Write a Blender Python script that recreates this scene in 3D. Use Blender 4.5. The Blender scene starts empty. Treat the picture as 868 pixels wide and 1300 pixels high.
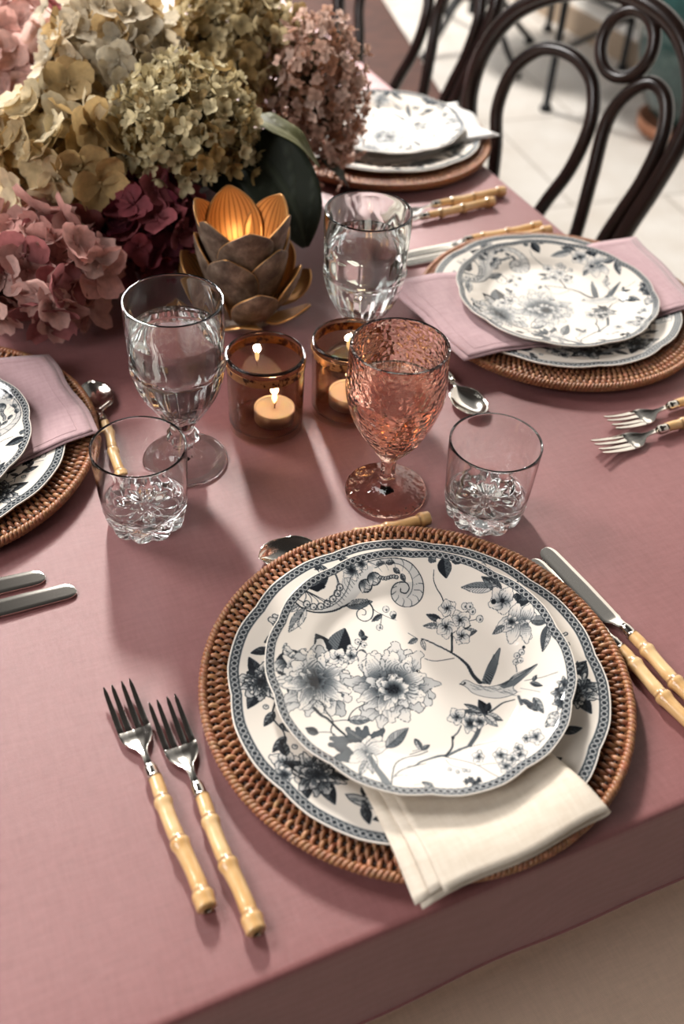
import bpy, math, random
import numpy as np
from mathutils import Matrix, Vector
C = bpy.context.scene.collection
TZ = 0.75                       # table top height
PI = math.pi
RNG = np.random.default_rng(7)

# ------------------------------------------------------------------ camera
PITCH, YAW, ROLL, FPX, CH = 0.7559872, 0.4610803, 0.0612062, 1288.3174, 0.6297453
fw = np.array([math.sin(YAW)*math.cos(PITCH), math.cos(YAW)*math.cos(PITCH), -math.sin(PITCH)])
r0 = np.array([math.cos(YAW), -math.sin(YAW), 0.0]); u0 = np.cross(r0, fw)
cr = r0*math.cos(ROLL)+u0*math.sin(ROLL); cu = -r0*math.sin(ROLL)+u0*math.cos(ROLL)
cam = bpy.data.cameras.new('camera'); camo = bpy.data.objects.new('camera', cam); C.objects.link(camo)
M = Matrix(((cr[0], cu[0], -fw[0], 0), (cr[1], cu[1], -fw[1], 0), (cr[2], cu[2], -fw[2], TZ+CH), (0, 0, 0, 1)))
camo.matrix_world = M
cam.sensor_width = 36; cam.lens = FPX/1300*36
cam.clip_start = .01
cam.dof.use_dof = True; cam.dof.focus_distance = .86; cam.dof.aperture_fstop = 4.2
bpy.context.scene.camera = camo

def unproj(px, py, z):
    """table-relative point at height z seen at a photo pixel (used to trace the plate's printed design)"""
    px = np.asarray(px, float); py = np.asarray(py, float)
    d = fw + ((px-434)/FPX)[..., None]*cr - ((py-650)/FPX)[..., None]*cu
    t = (z-CH)/d[..., 2]
    return d[..., 0]*t, d[..., 1]*t

# ------------------------------------------------------------------ materials
def mat(name, base=(.8, .8, .8), rough=.5, metal=0., **kw):
    m = bpy.data.materials.new(name); m.use_nodes = True
    nt = m.node_tree; b = nt.nodes['Principled BSDF']
    b.inputs['Base Color'].default_value = (*base, 1); b.inputs['Roughness'].default_value = rough
    b.inputs['Metallic'].default_value = metal
    for k, v in kw.items():
        b.inputs[k].default_value = v
    return m, nt, b
def N(nt, t, **kw):
    n = nt.nodes.new(t)
    for k, v in kw.items(): setattr(n, k, v)
    return n
def noise(nt, scale, detail=3, rough=.55, coord='Object', scl=None):
    tc = N(nt, 'ShaderNodeTexCoord'); n = N(nt, 'ShaderNodeTexNoise')
    n.inputs['Scale'].default_value = scale; n.inputs['Detail'].default_value = detail; n.inputs['Roughness'].default_value = rough
    if scl:
        mp = N(nt, 'ShaderNodeMapping'); mp.inputs['Scale'].default_value = scl
        nt.links.new(tc.outputs[coord], mp.inputs[0]); nt.links.new(mp.outputs[0], n.inputs[0])
    else: nt.links.new(tc.outputs[coord], n.inputs[0])
    return n
def ramp(nt, src, stops):
    r = N(nt, 'ShaderNodeValToRGB'); e = r.color_ramp.elements
    while len(e) < len(stops): e.new(.5)
    for i, (p, c) in enumerate(stops):
        e[i].position = p; e[i].color = (*c, 1)
    nt.links.new(src, r.inputs[0]); return r
def bump(nt, b, src, strength, dist=.001):
    n = N(nt, 'ShaderNodeBump'); n.inputs['Strength'].default_value = strength; n.inputs['Distance'].default_value = dist
    nt.links.new(src, n.inputs['Height'])
    old = b.inputs['Normal'].links
    if old: nt.links.new(old[0].from_socket, n.inputs['Normal'])
    nt.links.new(n.outputs[0], b.inputs['Normal']); return n
def weave(nt, scale):
    tc = N(nt, 'ShaderNodeTexCoord'); out = []
    for d in ('X', 'Y'):
        w = N(nt, 'ShaderNodeTexWave', wave_type='BANDS', bands_direction=d)
        w.inputs['Scale'].default_value = scale; w.inputs['Distortion'].default_value = 2.5
        w.inputs['Detail'].default_value = 2; w.inputs['Detail Scale'].default_value = 1.5
        nt.links.new(tc.outputs['Object'], w.inputs[0]); out.append(w)
    a = N(nt, 'ShaderNodeMath', operation='ADD')
    nt.links.new(out[0].outputs['Fac'], a.inputs[0]); nt.links.new(out[1].outputs['Fac'], a.inputs[1])
    return a.outputs[0]
def cloth(name, c1, c2, sheen=.25, rough=.75, wscale=700, spec=.3, sheen_tint=(1, 1, 1)):
    m, nt, b = mat(name, c1, rough)
    n1 = noise(nt, 45, 5, .65, scl=(1, 6, 1)); n2 = noise(nt, 45, 5, .65, scl=(6, 1, 1))
    a = N(nt, 'ShaderNodeMath', operation='ADD'); nt.links.new(n1.outputs['Fac'], a.inputs[0]); nt.links.new(n2.outputs['Fac'], a.inputs[1])
    h = N(nt, 'ShaderNodeMath', operation='MULTIPLY'); h.inputs[1].default_value = .5; nt.links.new(a.outputs[0], h.inputs[0])
    r = ramp(nt, h.outputs[0], [(.36, c2), (.62, c1)])
    nt.links.new(r.outputs[0], b.inputs['Base Color'])
    b.inputs['Sheen Weight'].default_value = sheen; b.inputs['Sheen Roughness'].default_value = .45
    b.inputs['Sheen Tint'].default_value = (*sheen_tint, 1)
    b.inputs['Specular IOR Level'].default_value = spec
    bump(nt, b, weave(nt, wscale), .22, .0004)
    bump(nt, b, h.outputs[0], .2, .001)
    return m
PINK = cloth('rose_linen', (.25, .092, .090), (.205, .072, .068), .22, .44, 520, .65, (1, .86, .94))
# long soft creases in the tablecloth
nt = PINK.node_tree; b = nt.nodes['Principled BSDF']
nz = noise(nt, 5, 2, .5); bump(nt, b, nz.outputs['Fac'], .25, .01)
NAPPINK = cloth('mauve_napkin_linen', (.46, .30, .315), (.38, .235, .25), .3, .75, 700, .3)
NAPCREAM = cloth('cream_napkin_linen', (.72, .64, .53), (.64, .55, .44), .15, .8, 800, .3)
NAPWHITE = cloth('white_napkin_linen', (.8, .78, .75), (.7, .68, .65), .15, .8, 800, .3)
BENCHC = cloth('beige_upholstery', (.70, .52, .40), (.62, .46, .35), .1, .85, 330, .2)

def attr(nt, name):
    a = N(nt, 'ShaderNodeAttribute'); a.attribute_name = name; return a
# printed china
CHINA, nt, b = mat('printed_china', (.8, .78, .74), .07)
a = attr(nt, 'ink'); r = ramp(nt, a.outputs['Fac'], [(0., (.71, .65, .575)), (.18, (.50, .49, .47)), (.42, (.125, .14, .15)), (.75, (.026, .031, .037)), (1., (.009, .010, .013))])
nt.links.new(r.outputs[0], b.inputs['Base Color']); b.inputs['Specular IOR Level'].default_value = .42
# rattan
RATTAN, nt, b = mat('rattan', (.3, .14, .06), .42)
a = attr(nt, 'tone'); r = ramp(nt, a.outputs['Fac'], [(0., (.17, .065, .028)), (.5, (.33, .135, .06)), (1., (.50, .25, .12))])
nz = noise(nt, 160, 3); mx = N(nt, 'ShaderNodeMix', data_type='RGBA', blend_type='MULTIPLY'); mx.inputs[0].default_value = .5
nt.links.new(r.outputs[0], mx.inputs[6]); nt.links.new(nz.outputs['Color'], mx.inputs[7])
hs = N(nt, 'ShaderNodeHueSaturation'); hs.inputs['Saturation'].default_value = 1.0; hs.inputs['Value'].default_value = 1.25
nt.links.new(mx.outputs[2], hs.inputs['Color']); nt.links.new(hs.outputs[0], b.inputs['Base Color'])
RATDARK, nt, b = mat('rattan_core', (.035, .014, .007), .7)
bump(nt, b, noise(nt, 300).outputs['Fac'], .5, .001)
# steel
STEEL, nt, b = mat('polished_steel', (.72, .68, .62), .11, 1.)
bump(nt, b, noise(nt, 900, 2, .5, scl=(1, .06, 1)).outputs['Fac'], .04, .0002)
# bamboo
BAMBOO, nt, b = mat('bamboo', (.6, .4, .2), .3)
nz = noise(nt, 55, 4, .6, scl=(1.2, .35, 1.2)); a = attr(nt, 'node')
r = ramp(nt, nz.outputs['Fac'], [(.30, (.40, .165, .045)), (.48, (.62, .36, .14)), (.66, (.74, .50, .25))])
mx = N(nt, 'ShaderNodeMix', data_type='RGBA'); nt.links.new(a.outputs['Fac'], mx.inputs[0]); nt.links.new(r.outputs[0], mx.inputs[6]); mx.inputs[7].default_value = (.12, .045, .015, 1)
nt.links.new(mx.outputs[2], b.inputs['Base Color']); b.inputs['Coat Weight'].default_value = .5; b.inputs['Coat Roughness'].default_value = .12
# glass
def glass(name, tint, rough=0., ior=1.5, bumpscale=None, bstr=.3):
    m, nt, b = mat(name, tint, rough, 0., **{'Transmission Weight': 1., 'IOR': ior})
    if bumpscale: 
        v = N(nt, 'ShaderNodeTexVoronoi', feature='SMOOTH_F1'); v.inputs['Scale'].default_value = bumpscale
        tc = N(nt, 'ShaderNodeTexCoord'); nt.links.new(tc.outputs['Object'], v.inputs[0])
        bump(nt, b, v.outputs['Distance'], bstr, .0035)
    return m
GLASS = glass('clear_glass', (.97, .985, .98)); GLASSG = glass('greenish_clear_glass', (.93, .965, .95))
WATER = glass('water', (.99, .995, 1.), 0, 1.33)
ROSEG = glass('rose_hammered_glass', (.96, .66, .55), 0, 1.5, 230, .27)
AMBER, nt, b = mat('smoky_amber_glass', (.56, .40, .29), .03, .0, **{'Transmission Weight': 1., 'IOR': 1.48})
BAND, nt, b = mat('etched_gold_band', (.75, .34, .09), .25, .3)
nz = noise(nt, 110, 3, .6); r = ramp(nt, nz.outputs['Fac'], [(.42, (.06, .02, .006)), (.5, (.42, .19, .06))])
nt.links.new(r.outputs[0], b.inputs['Base Color']); bump(nt, b, nz.outputs['Fac'], .5, .001)
WAX, nt, b = mat('wax', (.95, .91, .84), .45, 0., **{'Subsurface Weight': .6, 'Subsurface Scale': .01})
b.inputs['Subsurface Radius'].default_value = (1, .6, .35)
ALU, nt, b = mat('candle_cup_tin', (.7, .66, .6), .35, 1.)
WICK, nt, b = mat('wick', (.03, .025, .02), .9)
FLAME, nt, b = mat('flame', (1, .7, .3), .5)
b.inputs['Emission Color'].default_value = (1, .62, .26, 1); b.inputs['Emission Strength'].default_value = 12
# lotus
LOTUS, nt, b = mat('patinated_bronze_leaf', (.2, .13, .09), .42, .12)
nz = noise(nt, 70, 5, .65); r = ramp(nt, nz.outputs['Fac'], [(.3, (.06, .040, .030)), (.5, (.17, .12, .088)), (.7, (.36, .28, .215))])
nt.links.new(r.outputs[0], b.inputs['Base Color']); bump(nt, b, nz.outputs['Fac'], .4, .002)
LOTGOLD, nt, b = mat('gilded_leaf_inside', (.6, .3, .09), .38, .55)
uv = attr(nt, 'across'); w = N(nt, 'ShaderNodeMath', operation='SINE'); mu = N(nt, 'ShaderNodeMath', operation='MULTIPLY'); mu.inputs[1].default_value = 34.
nt.links.new(uv.outputs['Fac'], mu.inputs[0]); nt.links.new(mu.outputs[0], w.inputs[0])
r = ramp(nt, w.outputs[0], [(.0, (.55, .27, .085)), (.75, (.50, .24, .07)), (.97, (.14, .05, .015))]); nt.links.new(r.outputs[0], b.inputs['Base Color'])
# flowers, leaves
def petalmat(name, trans=.32):
    m, nt, b = mat(name, (.6, .5, .4), .7)
    a = attr(nt, 'tint'); nz = noise(nt, 130, 3, .6)
    r = ramp(nt, nz.outputs['Fac'], [(.3, (.72, .72, .72)), (.65, (1.08, 1.08, 1.08))])
    mx = N(nt, 'ShaderNodeMix', data_type='RGBA', blend_type='MULTIPLY'); mx.inputs[0].default_value = .8
    nt.links.new(a.outputs['Color'], mx.inputs[6]); nt.links.new(r.outputs[0], mx.inputs[7])
    nt.links.new(mx.outputs[2], b.inputs['Base Color'])
    tr = N(nt, 'ShaderNodeBsdfTranslucent'); nt.links.new(mx.outputs[2], tr.inputs[0])
    ms = N(nt, 'ShaderNodeMixShader'); ms.inputs[0].default_value = trans
    nt.links.new(b.outputs[0], ms.inputs[1]); nt.links.new(tr.outputs[0], ms.inputs[2])
    nt.links.new(ms.outputs[0], nt.nodes['Material Output'].inputs[0])
    b.inputs['Specular IOR Level'].default_value = .25
    return m
PETAL = petalmat('dried_petal')
STALK, nt, b = mat('flower_stalk', (.07, .06, .03), .8)
def leafmat(name, c1, c2):
    m, nt, b = mat(name, c1, .6, 0., **{'Specular IOR Level': .2})
    a = attr(nt, 'vein'); mx = N(nt, 'ShaderNodeMix', data_type='RGBA'); nt.links.new(a.outputs['Fac'], mx.inputs[0])
    mx.inputs[6].default_value = (*c1, 1); mx.inputs[7].default_value = (*c2, 1); nt.links.new(mx.outputs[2], b.inputs['Base Color'])
    bump(nt, b, a.outputs['Fac'], .4, .002); return m
LEAFG = leafmat('olive_leaf', (.095, .095, .036), (.20, .195, .10)); LEAFD = leafmat('dark_leaf', (.022, .028, .018), (.05, .06, .04))
LEAFP = leafmat('pale_leaf', (.30, .33, .22), (.5, .52, .42)); LEAFW = leafmat('silvered_leaf', (.55, .52, .42), (.75, .74, .7))
VASEM, nt, b = mat('dark_stoneware', (.05, .04, .04), .4); bump(nt, b, noise(nt, 60).outputs['Fac'], .2, .002)
# wood, room
BENT, nt, b = mat('dark_bentwood', (.03, .014, .01), .24)
nz = noise(nt, 30, 4, .6, scl=(1, 1, .2)); r = ramp(nt, nz.outputs['Fac'], [(.3, (.008, .004, .003)), (.7, (.022, .011, .008))]); nt.links.new(r.outputs[0], b.inputs['Base Color'])
BROWN, nt, b = mat('russet_leather', (.17, .06, .035), .65, 0., **{'Specular IOR Level': .2})
nz = noise(nt, 25, 5, .6); r = ramp(nt, nz.outputs['Fac'], [(.3, (.04, .012, .007)), (.7, (.075, .025, .015))]); nt.links.new(r.outputs[0], b.inputs['Base Color']); bump(nt, b, nz.outputs['Fac'], .3, .003)
WOOD, nt, b = mat('table_wood', (.18, .09, .045), .5)
nz = noise(nt, 9, 5, .6, scl=(8, .7, 8)); r = ramp(nt, nz.outputs['Fac'], [(.3, (.10, .045, .02)), (.7, (.24, .12, .06))]); nt.links.new(r.outputs[0], b.inputs['Base Color'])
IRON, nt, b = mat('black_iron', (.012, .012, .013), .45, .6); bump(nt, b, noise(nt, 80).outputs['Fac'], .2, .002)
TEAL, nt, b = mat('teal_glaze', (.03, .09, .09), .15)
nz = noise(nt, 9, 4, .6); r = ramp(nt, nz.outputs['Fac'], [(.3, (.006, .014, .014)), (.6, (.022, .055, .052)), (.75, (.10, .15, .14))]); nt.links.new(r.outputs[0], b.inputs['Base Color'])
TERRA, nt, b = mat('terracotta', (.35, .15, .08), .8); bump(nt, b, noise(nt, 50).outputs['Fac'], .3, .003)
FLOORM, nt, b = mat('pale_stone_tiles', (.6, .57, .53), .35)
tc = N(nt, 'ShaderNodeTexCoord'); mp = N(nt, 'ShaderNodeMapping'); mp.inputs['Rotation'].default_value = (0, 0, .12)
br = N(nt, 'ShaderNodeTexBrick'); br.offset = 0.5; br.inputs['Scale'].default_value = 1.0; br.inputs['Brick Width'].default_value = .62; br.inputs['Row Height'].default_value = .62
br.inputs['Mortar Size'].default_value = .006; br.inputs['Color1'].default_value = (.60, .57, .53, 1); br.inputs['Color2'].default_value = (.50, .475, .44, 1); br.inputs['Mortar'].default_value = (.36, .33, .30, 1)
nt.links.new(tc.outputs['Object'], mp.inputs[0]); nt.links.new(mp.outputs[0], br.inputs[0])
nz = noise(nt, 4, 6, .65); r = ramp(nt, nz.outputs['Fac'], [(.3, (.78, .73, .68)), (.6, (1., 1., 1.))])
mx = N(nt, 'ShaderNodeMix', data_type='RGBA', blend_type='MULTIPLY'); mx.inputs[0].default_value = .8
nt.links.new(br.outputs['Color'], mx.inputs[6]); nt.links.new(r.outputs[0], mx.inputs[7]); nt.links.new(mx.outputs[2], b.inputs['Base Color'])
WALLM, nt, b = mat('white_plaster', (.74, .72, .68), .85); bump(nt, b, noise(nt, 35).outputs['Fac'], .15, .004)
BASEM, nt, b = mat('tan_baseboard', (.36, .27, .19), .6); bump(nt, b, noise(nt, 20).outputs['Fac'], .1, .002)

# ------------------------------------------------------------------ object helpers
def tag(o, label=None, cat=None, group=None, kind=None):
    if label: o['label'] = label
    if cat: o['category'] = cat
    if group: o['group'] = group
    if kind: o['kind'] = kind
    return o
def thing(name, label, cat, loc=(0, 0, 0), rz=0, group=None):
    o = bpy.data.objects.new(name, None); C.objects.link(o); o.empty_display_size = .02
    o.location = (loc[0], loc[1], loc[2]); o.rotation_euler = (0, 0, rz)
    return tag(o, label, cat, group)
def obj(name, V, F, m, parent=None, smooth=True, attrs=None, mods=None, loc=None):
    me = bpy.data.meshes.new(name)
    V = np.asarray(V, float)
    me.from_pydata(V.tolist(), [], F if isinstance(F, list) else F.tolist())
    if attrs:
        for k, a in attrs.items():
            a = np.asarray(a, np.float32)
            if a.ndim == 1:
                at = me.attributes.new(k, 'FLOAT', 'POINT'); at.data.foreach_set('value', a)
            else:
                at = me.attributes.new(k, 'FLOAT_COLOR', 'POINT')
                at.data.foreach_set('color', np.concatenate([a, np.ones((len(a), 1), np.float32)], 1).ravel())
    if smooth: me.polygons.foreach_set('use_smooth', [True]*len(me.polygons))
    for x in (m if isinstance(m, (list, tuple)) else [m]): me.materials.append(x)
    me.update()
    o = bpy.data.objects.new(name, me); C.objects.link(o)
    if parent: o.parent = parent
    if loc: o.location = loc
    for md in (mods or []):
        x = o.modifiers.new(md[0].lower(), md[0])
        for k, v in md[1].items(): setattr(x, k, v)
    return o
def copy_tree(o, parent=None):
    c = o.copy(); C.objects.link(c); c.parent = parent
    for ch in o.children: copy_tree(ch, c)
    return c
def dup(o, loc, rz, label, cat=None, group=None):
    c = copy_tree(o); c.location = loc; c.rotation_euler = (0, 0, rz); tag(c, label, cat, group); return c
def join(parts):
    Vs, Fs, n = [], [], 0; At = {}
    for p in parts:
        V, F = p[0], p[1]; Vs.append(np.asarray(V, float)); Fs += [tuple(int(i)+n for i in f) for f in F]; n += len(V)
        for k, a in (p[2] if len(p) > 2 else {}).items(): At.setdefault(k, []).append(np.asarray(a, float))
    return np.concatenate(Vs), Fs, {k: np.concatenate(v) for k, v in At.items()}
def gridf(nu, nv, cu_=False, cv_=False):
    F = []
    for i in range(nu if cu_ else nu-1):
        i2 = (i+1) % nu
        for j in range(nv if cv_ else nv-1):
            j2 = (j+1) % nv; F.append((i*nv+j, i2*nv+j, i2*nv+j2, i*nv+j2))
    return F
def catmull(P, n, closed=False):
    P = np.asarray(P, float); k = len(P)
    if closed: Q = np.concatenate([P[-1:], P, P[:2]])
    else: Q = np.concatenate([2*P[:1]-P[1:2], P, 2*P[-1:]-P[-2:-1]])
    out = []
    for i in range(1, len(Q)-2):
        t = np.linspace(0, 1, n, endpoint=False)[:, None]; a, b_, c, d = Q[i-1], Q[i], Q[i+1], Q[i+2]
        out.append(.5*((2*b_)+(c-a)*t+(2*a-5*b_+4*c-d)*t*t+(3*b_-3*c+d-a)*t**3))
    out = np.concatenate(out)
    return out if closed else np.concatenate([out, Q[-2:-1]])
def tube(P, r, n=10, closed=False, cap=True, flat=1.0):
    P = np.asarray(P, float); k = len(P); r = np.broadcast_to(np.asarray(r, float), (k,))
    T = np.roll(P, -1, 0)-np.roll(P, 1, 0) if closed else np.gradient(P, axis=0)
    T /= np.linalg.norm(T, axis=1)[:, None]+1e-12
    up = np.array([0, 0, 1.]) if abs(T[0, 2]) < .9 else np.array([1., 0, 0])
    Nn = np.zeros_like(P); v = up-T[0]*(up@T[0]); Nn[0] = v/np.linalg.norm(v)
    for i in range(1, k):
        v = Nn[i-1]-T[i]*(Nn[i-1]@T[i]); Nn[i] = v/(np.linalg.norm(v)+1e-12)
    B = np.cross(T, Nn); a = np.linspace(0, 2*PI, n, endpoint=False)
    V = P[:, None]+r[:, None, None]*(np.cos(a)[None, :, None]*Nn[:, None]*flat+np.sin(a)[None, :, None]*B[:, None])
    V = V.reshape(-1, 3); F = [tuple(reversed(q)) for q in gridf(k, n, closed, True)]
    if cap and not closed:
        F.append(tuple(range(n))); F.append(tuple((k-1)*n+i for i in range(n-1, -1, -1)))
    return V, F
def lathe(prof, n, mod=None, capb=True, capt=True):
    """prof: list of (r,z); r==0 at an end closes with a pole"""
    prof = np.asarray(prof, float); k = len(prof); a = np.linspace(0, 2*PI, n, endpoint=False)
    R = np.repeat(prof[:, :1], n, 1); Z = np.repeat(prof[:, 1:], n, 1)
    if mod is not None: R, Z = mod(R, Z, a[None, :], np.arange(k)[:, None])
    V = np.stack([R*np.cos(a), R*np.sin(a), Z], -1).reshape(-1, 3); F = [tuple(reversed(f)) for f in gridf(k, n, False, True)]
    V = list(map(tuple, V))
    if capb: V.append((0, 0, prof[0, 1])); c = len(V)-1; F += [(c, (i+1) % n, i) for i in range(n)]
    if capt: V.append((0, 0, prof[-1, 1])); c = len(V)-1; F += [(c, (k-1)*n+i, (k-1)*n+(i+1) % n) for i in range(n)]
    return np.array(V), F
def box(x0, x1, y0, y1, z0, z1):
    V = [(x, y, z) for x in (x0, x1) for y in (y0, y1) for z in (z0, z1)]
    return np.array(V, float), [(0, 1, 3, 2), (4, 6, 7, 5), (0, 4, 5, 1), (2, 3, 7, 6), (0, 2, 6, 4), (1, 5, 7, 3)]
def sstep(a, b_, x):
    t = np.clip((x-a)/(b_-a), 0, 1); return t*t*(3-2*t)
def interp_prof(P, n):
    return catmull(P, n)

# ------------------------------------------------------------------ printed design: a small painter on a grid, read off per vertex
class Ras:
    def __init__(s, n): s.n = n; s.a = np.zeros((n, n), np.float32); s.L = 1.03
    def ij(s, P): return (np.asarray(P, float)/s.L*.5+.5)*(s.n-1)
    def win(s, Q, pad):
        lo = np.floor(Q.min(0)-pad).astype(int); hi = np.ceil(Q.max(0)+pad).astype(int)+1
        lo = np.clip(lo, 0, s.n); hi = np.clip(hi, 0, s.n); return lo, hi
    def fill(s, P, val):
        Q = s.ij(P); lo, hi = s.win(Q, 1)
        if (hi-lo).min() <= 0: return
        X, Y = np.meshgrid(np.arange(lo[0], hi[0]), np.arange(lo[1], hi[1])); ins = np.zeros(X.shape, bool)
        j = len(Q)-1
        for i in range(len(Q)):
            xi, yi = Q[i]; xj, yj = Q[j]
            if yi != yj:
                c = ((yi > Y) != (yj > Y)) & (X < (xj-xi)*(Y-yi)/(yj-yi)+xi); ins ^= c
            j = i
        w = s.a[lo[1]:hi[1], lo[0]:hi[0]]
        if callable(val):
            U = ((np.stack([X, Y], -1)/(s.n-1))-.5)*2*s.L; v = val(U)
            w[ins] = v[ins]
        else: w[ins] = val
    def stroke(s, P, w0, w1, v, smooth=True, mx=True):
        P = np.asarray(P, float)
        if smooth and len(P) > 2: P = catmull(P, 6)
        Q = s.ij(P); k = s.n/(2*s.L); W = np.linspace(w0, w1, len(Q))*k/2; pad = max(w0, w1)*k/2+2
        lo, hi = s.win(Q, pad)
        if (hi-lo).min() <= 0: return
        for i in range(len(Q)-1):
            l2, h2 = s.win(Q[i:i+2], pad)
            if (h2-l2).min() <= 0: continue
            X, Y = np.meshgrid(np.arange(l2[0], h2[0]), np.arange(l2[1], h2[1])); a, b_ = Q[i], Q[i+1]; d = b_-a
            t = np.clip(((X-a[0])*d[0]+(Y-a[1])*d[1])/(d@d+1e-9), 0, 1)
            D = np.hypot(X-a[0]-t*d[0], Y-a[1]-t*d[1]); c = np.clip(W[i]-D+.6, 0, 1)*v
            ww = s.a[l2[1]:h2[1], l2[0]:h2[0]]; np.maximum(ww, c, out=ww)
    def sample(s, x, y):
        q = s.ij(np.stack([x, y], -1)); q = np.clip(q, 0, s.n-1.001); i = q.astype(int); f = q-i
        g = lambda a, b_: s.a[np.clip(i[..., 1]+b_, 0, s.n-1), np.clip(i[..., 0]+a, 0, s.n-1)]
        return (g(0, 0)*(1-f[..., 0])*(1-f[..., 1])+g(1, 0)*f[..., 0]*(1-f[..., 1])+g(0, 1)*(1-f[..., 0])*f[..., 1]+g(1, 1)*f[..., 0]*f[..., 1])
class Art:
    """drawing verbs in a source frame; mp maps source points to the unit plate"""
    def __init__(s, ras, mp, k, seed=1, lw=2.3): s.r, s.mp, s.k, s.g, s.lw = ras, mp, k, np.random.default_rng(seed), lw
    def line(s, P, w0=2, w1=None, v=.85): s.r.stroke(s.mp(np.asarray(P, float)), w0*s.k, (w1 if w1 is not None else w0)*s.k, v)
    def poly(s, P, v): s.r.fill(s.mp(np.asarray(P, float)), v)
    def petal(s, b, ang, ln, wd, dark=.55, base=.06, ruffle=.12, hatch=5, ol=.75, tipdark=0.):
        b = np.asarray(b, float); t = np.linspace(0, 1, 13); d = np.array([math.cos(ang), math.sin(ang)]); n = np.array([-d[1], d[0]])
        w = wd/2*np.sin(PI*np.clip(t, 0, 1)**.75)**.6; w[0] = wd*.08; w[-1] = wd*.16
        jl = 1+ruffle*s.g.normal(size=13)*t; jr = 1+ruffle*s.g.normal(size=13)*t
        bend = s.g.normal()*.08*ln*t**2
        c = b+d*(ln*t*(1+ruffle*.2*s.g.normal(size=13)))[:, None]+n*bend[:, None]
        L = c+n*(w*jl)[:, None]; R = c-n*(w*jr)[:, None]
        ol_ = np.concatenate([L, [c[-1]+d*ln*.05], R[::-1]])
        bu = s.mp(b[None])[0]; tu = s.mp(c[-1:])[0]; ax = tu-bu; l2 = ax@ax
        def sh(U):
            tt = ((U-bu)@ax)/l2; return np.clip(base+dark*np.clip(1-tt*1.15, 0, 1)**1.6+tipdark*np.clip(tt, 0, 1), 0, 1)
        s.r.fill(s.mp(ol_), sh)
        for h in range(hatch):
            f = (h+.5)/hatch*2-1; f *= .75; e = .5+.4*s.g.random()
            q = [c[int(i)]+n*w[int(i)]*f for i in np.linspace(0, 12*e, 4)]
            s.line(q, 1.*s.lw, .4*s.lw, .5+.4*dark)
        s.line(np.concatenate([ol_, ol_[:1]])[1:], 1.*s.lw, 1.*s.lw, ol)
    def flower(s, c, R, n=5, a0=None, dark=.45, squash=1., eye=True, ruffle=.08):
        a0 = s.g.random()*6 if a0 is None else a0
        for i in range(n):
            a = a0+2*PI*i/n; q = 1-(1-squash)*abs(math.sin(a))
            s.petal(c, a, R*q*(.9+.2*s.g.random()), R*1.05*2*math.sin(PI/n)*.85, dark, .04, ruffle, 3)
        if eye:
            for i in range(7):
                a = i*.9; s.line([c, (c[0]+.38*R*math.cos(a), c[1]+.38*R*math.sin(a))], 1.2*s.lw, .6*s.lw, .9)
            s.dot(c, R*.16, .95)
    def peony(s, c, R, squash=.85, lay=((1., 13, .62), (.8, 10, .5), (.58, 8, .45), (.36, 6, .6))):
        a = np.linspace(0, 2*PI, 40); w = 1+.07*np.sin(a*7+R)+.05*np.sin(a*13)
        s.poly(np.stack([c[0]+R*.72*w*np.cos(a), c[1]+R*.72*squash*w*np.sin(a)], -1), .85)
        for f, n, dk in lay:
            a0 = s.g.random()*6
            for i in range(n):
                a = a0+2*PI*i/n+.2*s.g.normal(); q = 1-(1-squash)*abs(math.sin(a)); rr = R*f*q*(.88+.24*s.g.random())
                st = .35*rr
                b = (c[0]+st*math.cos(a)*.5, c[1]+st*math.sin(a)*.5)
                s.petal(b, a+.25*s.g.normal(), rr*.85, R*.50*f**.5*(.7+.5*s.g.random()), min(1, dk+.28+.16*s.g.normal()), .07+.22*s.g.random()**2, .16, 10, .95)
            for i in range(n):
                a = s.g.random()*6.3; r1, r2 = R*f*.45, R*f*.72
                s.line([(c[0]+r1*math.cos(a), c[1]+r1*squash*math.sin(a)), (c[0]+r2*math.cos(a+.1), c[1]+r2*squash*math.sin(a+.1))], 1.6, .8, .8)
        for i in range(10):
            s.dot((c[0]+R*.1*s.g.normal(), c[1]+R*.08*s.g.normal()), R*.035, .95)
    def dot(s, c, r, v=.9):
        a = np.linspace(0, 2*PI, 13)[:-1]; s.poly(np.stack([c[0]+r*np.cos(a), c[1]+r*np.sin(a)], -1), v)
    def ring(s, c, r, w=1.6, v=.8, fillv=.12):
        a = np.linspace(0, 2*PI, 15); P = np.stack([c[0]+r*np.cos(a), c[1]+r*np.sin(a)], -1); s.poly(P[:-1], fillv); s.line(P, w*s.lw*.6, w*s.lw*.6, v); s.dot((c[0]+r*.2, c[1]+r*.2), r*.35, .6)
    def leaf(s, b, tip, wd, v=.6, lo=.25, veins=6, ol=.85, bend=0.):
        b = np.asarray(b, float); tip = np.asarray(tip, float); d = tip-b; L = np.hypot(*d); d = d/L; n = np.array([-d[1], d[0]])
        t = np.linspace(0, 1, 13); w = wd/2*np.sin(PI*t**.8)**.9; c = b+d*(L*t)[:, None]+n*(bend*L*np.sin(PI*t))[:, None]
        A = c+n*w[:, None]; B = c-n*w[:, None]
        s.poly(np.concatenate([A, c[::-1]]), v); s.poly(np.concatenate([B, c[::-1]]), lo)
        for i in range(1, veins+1):
            k = int(1+i*10/(veins+1)); k2 = min(12, k+2)
            for sd in (1, -1): s.line([c[k], c[k2]+sd*n*w[k2]*.85], .9*s.lw, .5*s.lw, min(1, .35+v))
        s.line(np.concatenate([A, B[::-1][1:], A[:1]]), 1.*s.lw, 1.*s.lw, ol); s.line(c, 1.4*s.lw, .6*s.lw, ol)
    def berries(s, P, r=7):
        for p in P: s.ring(p, r)

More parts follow.
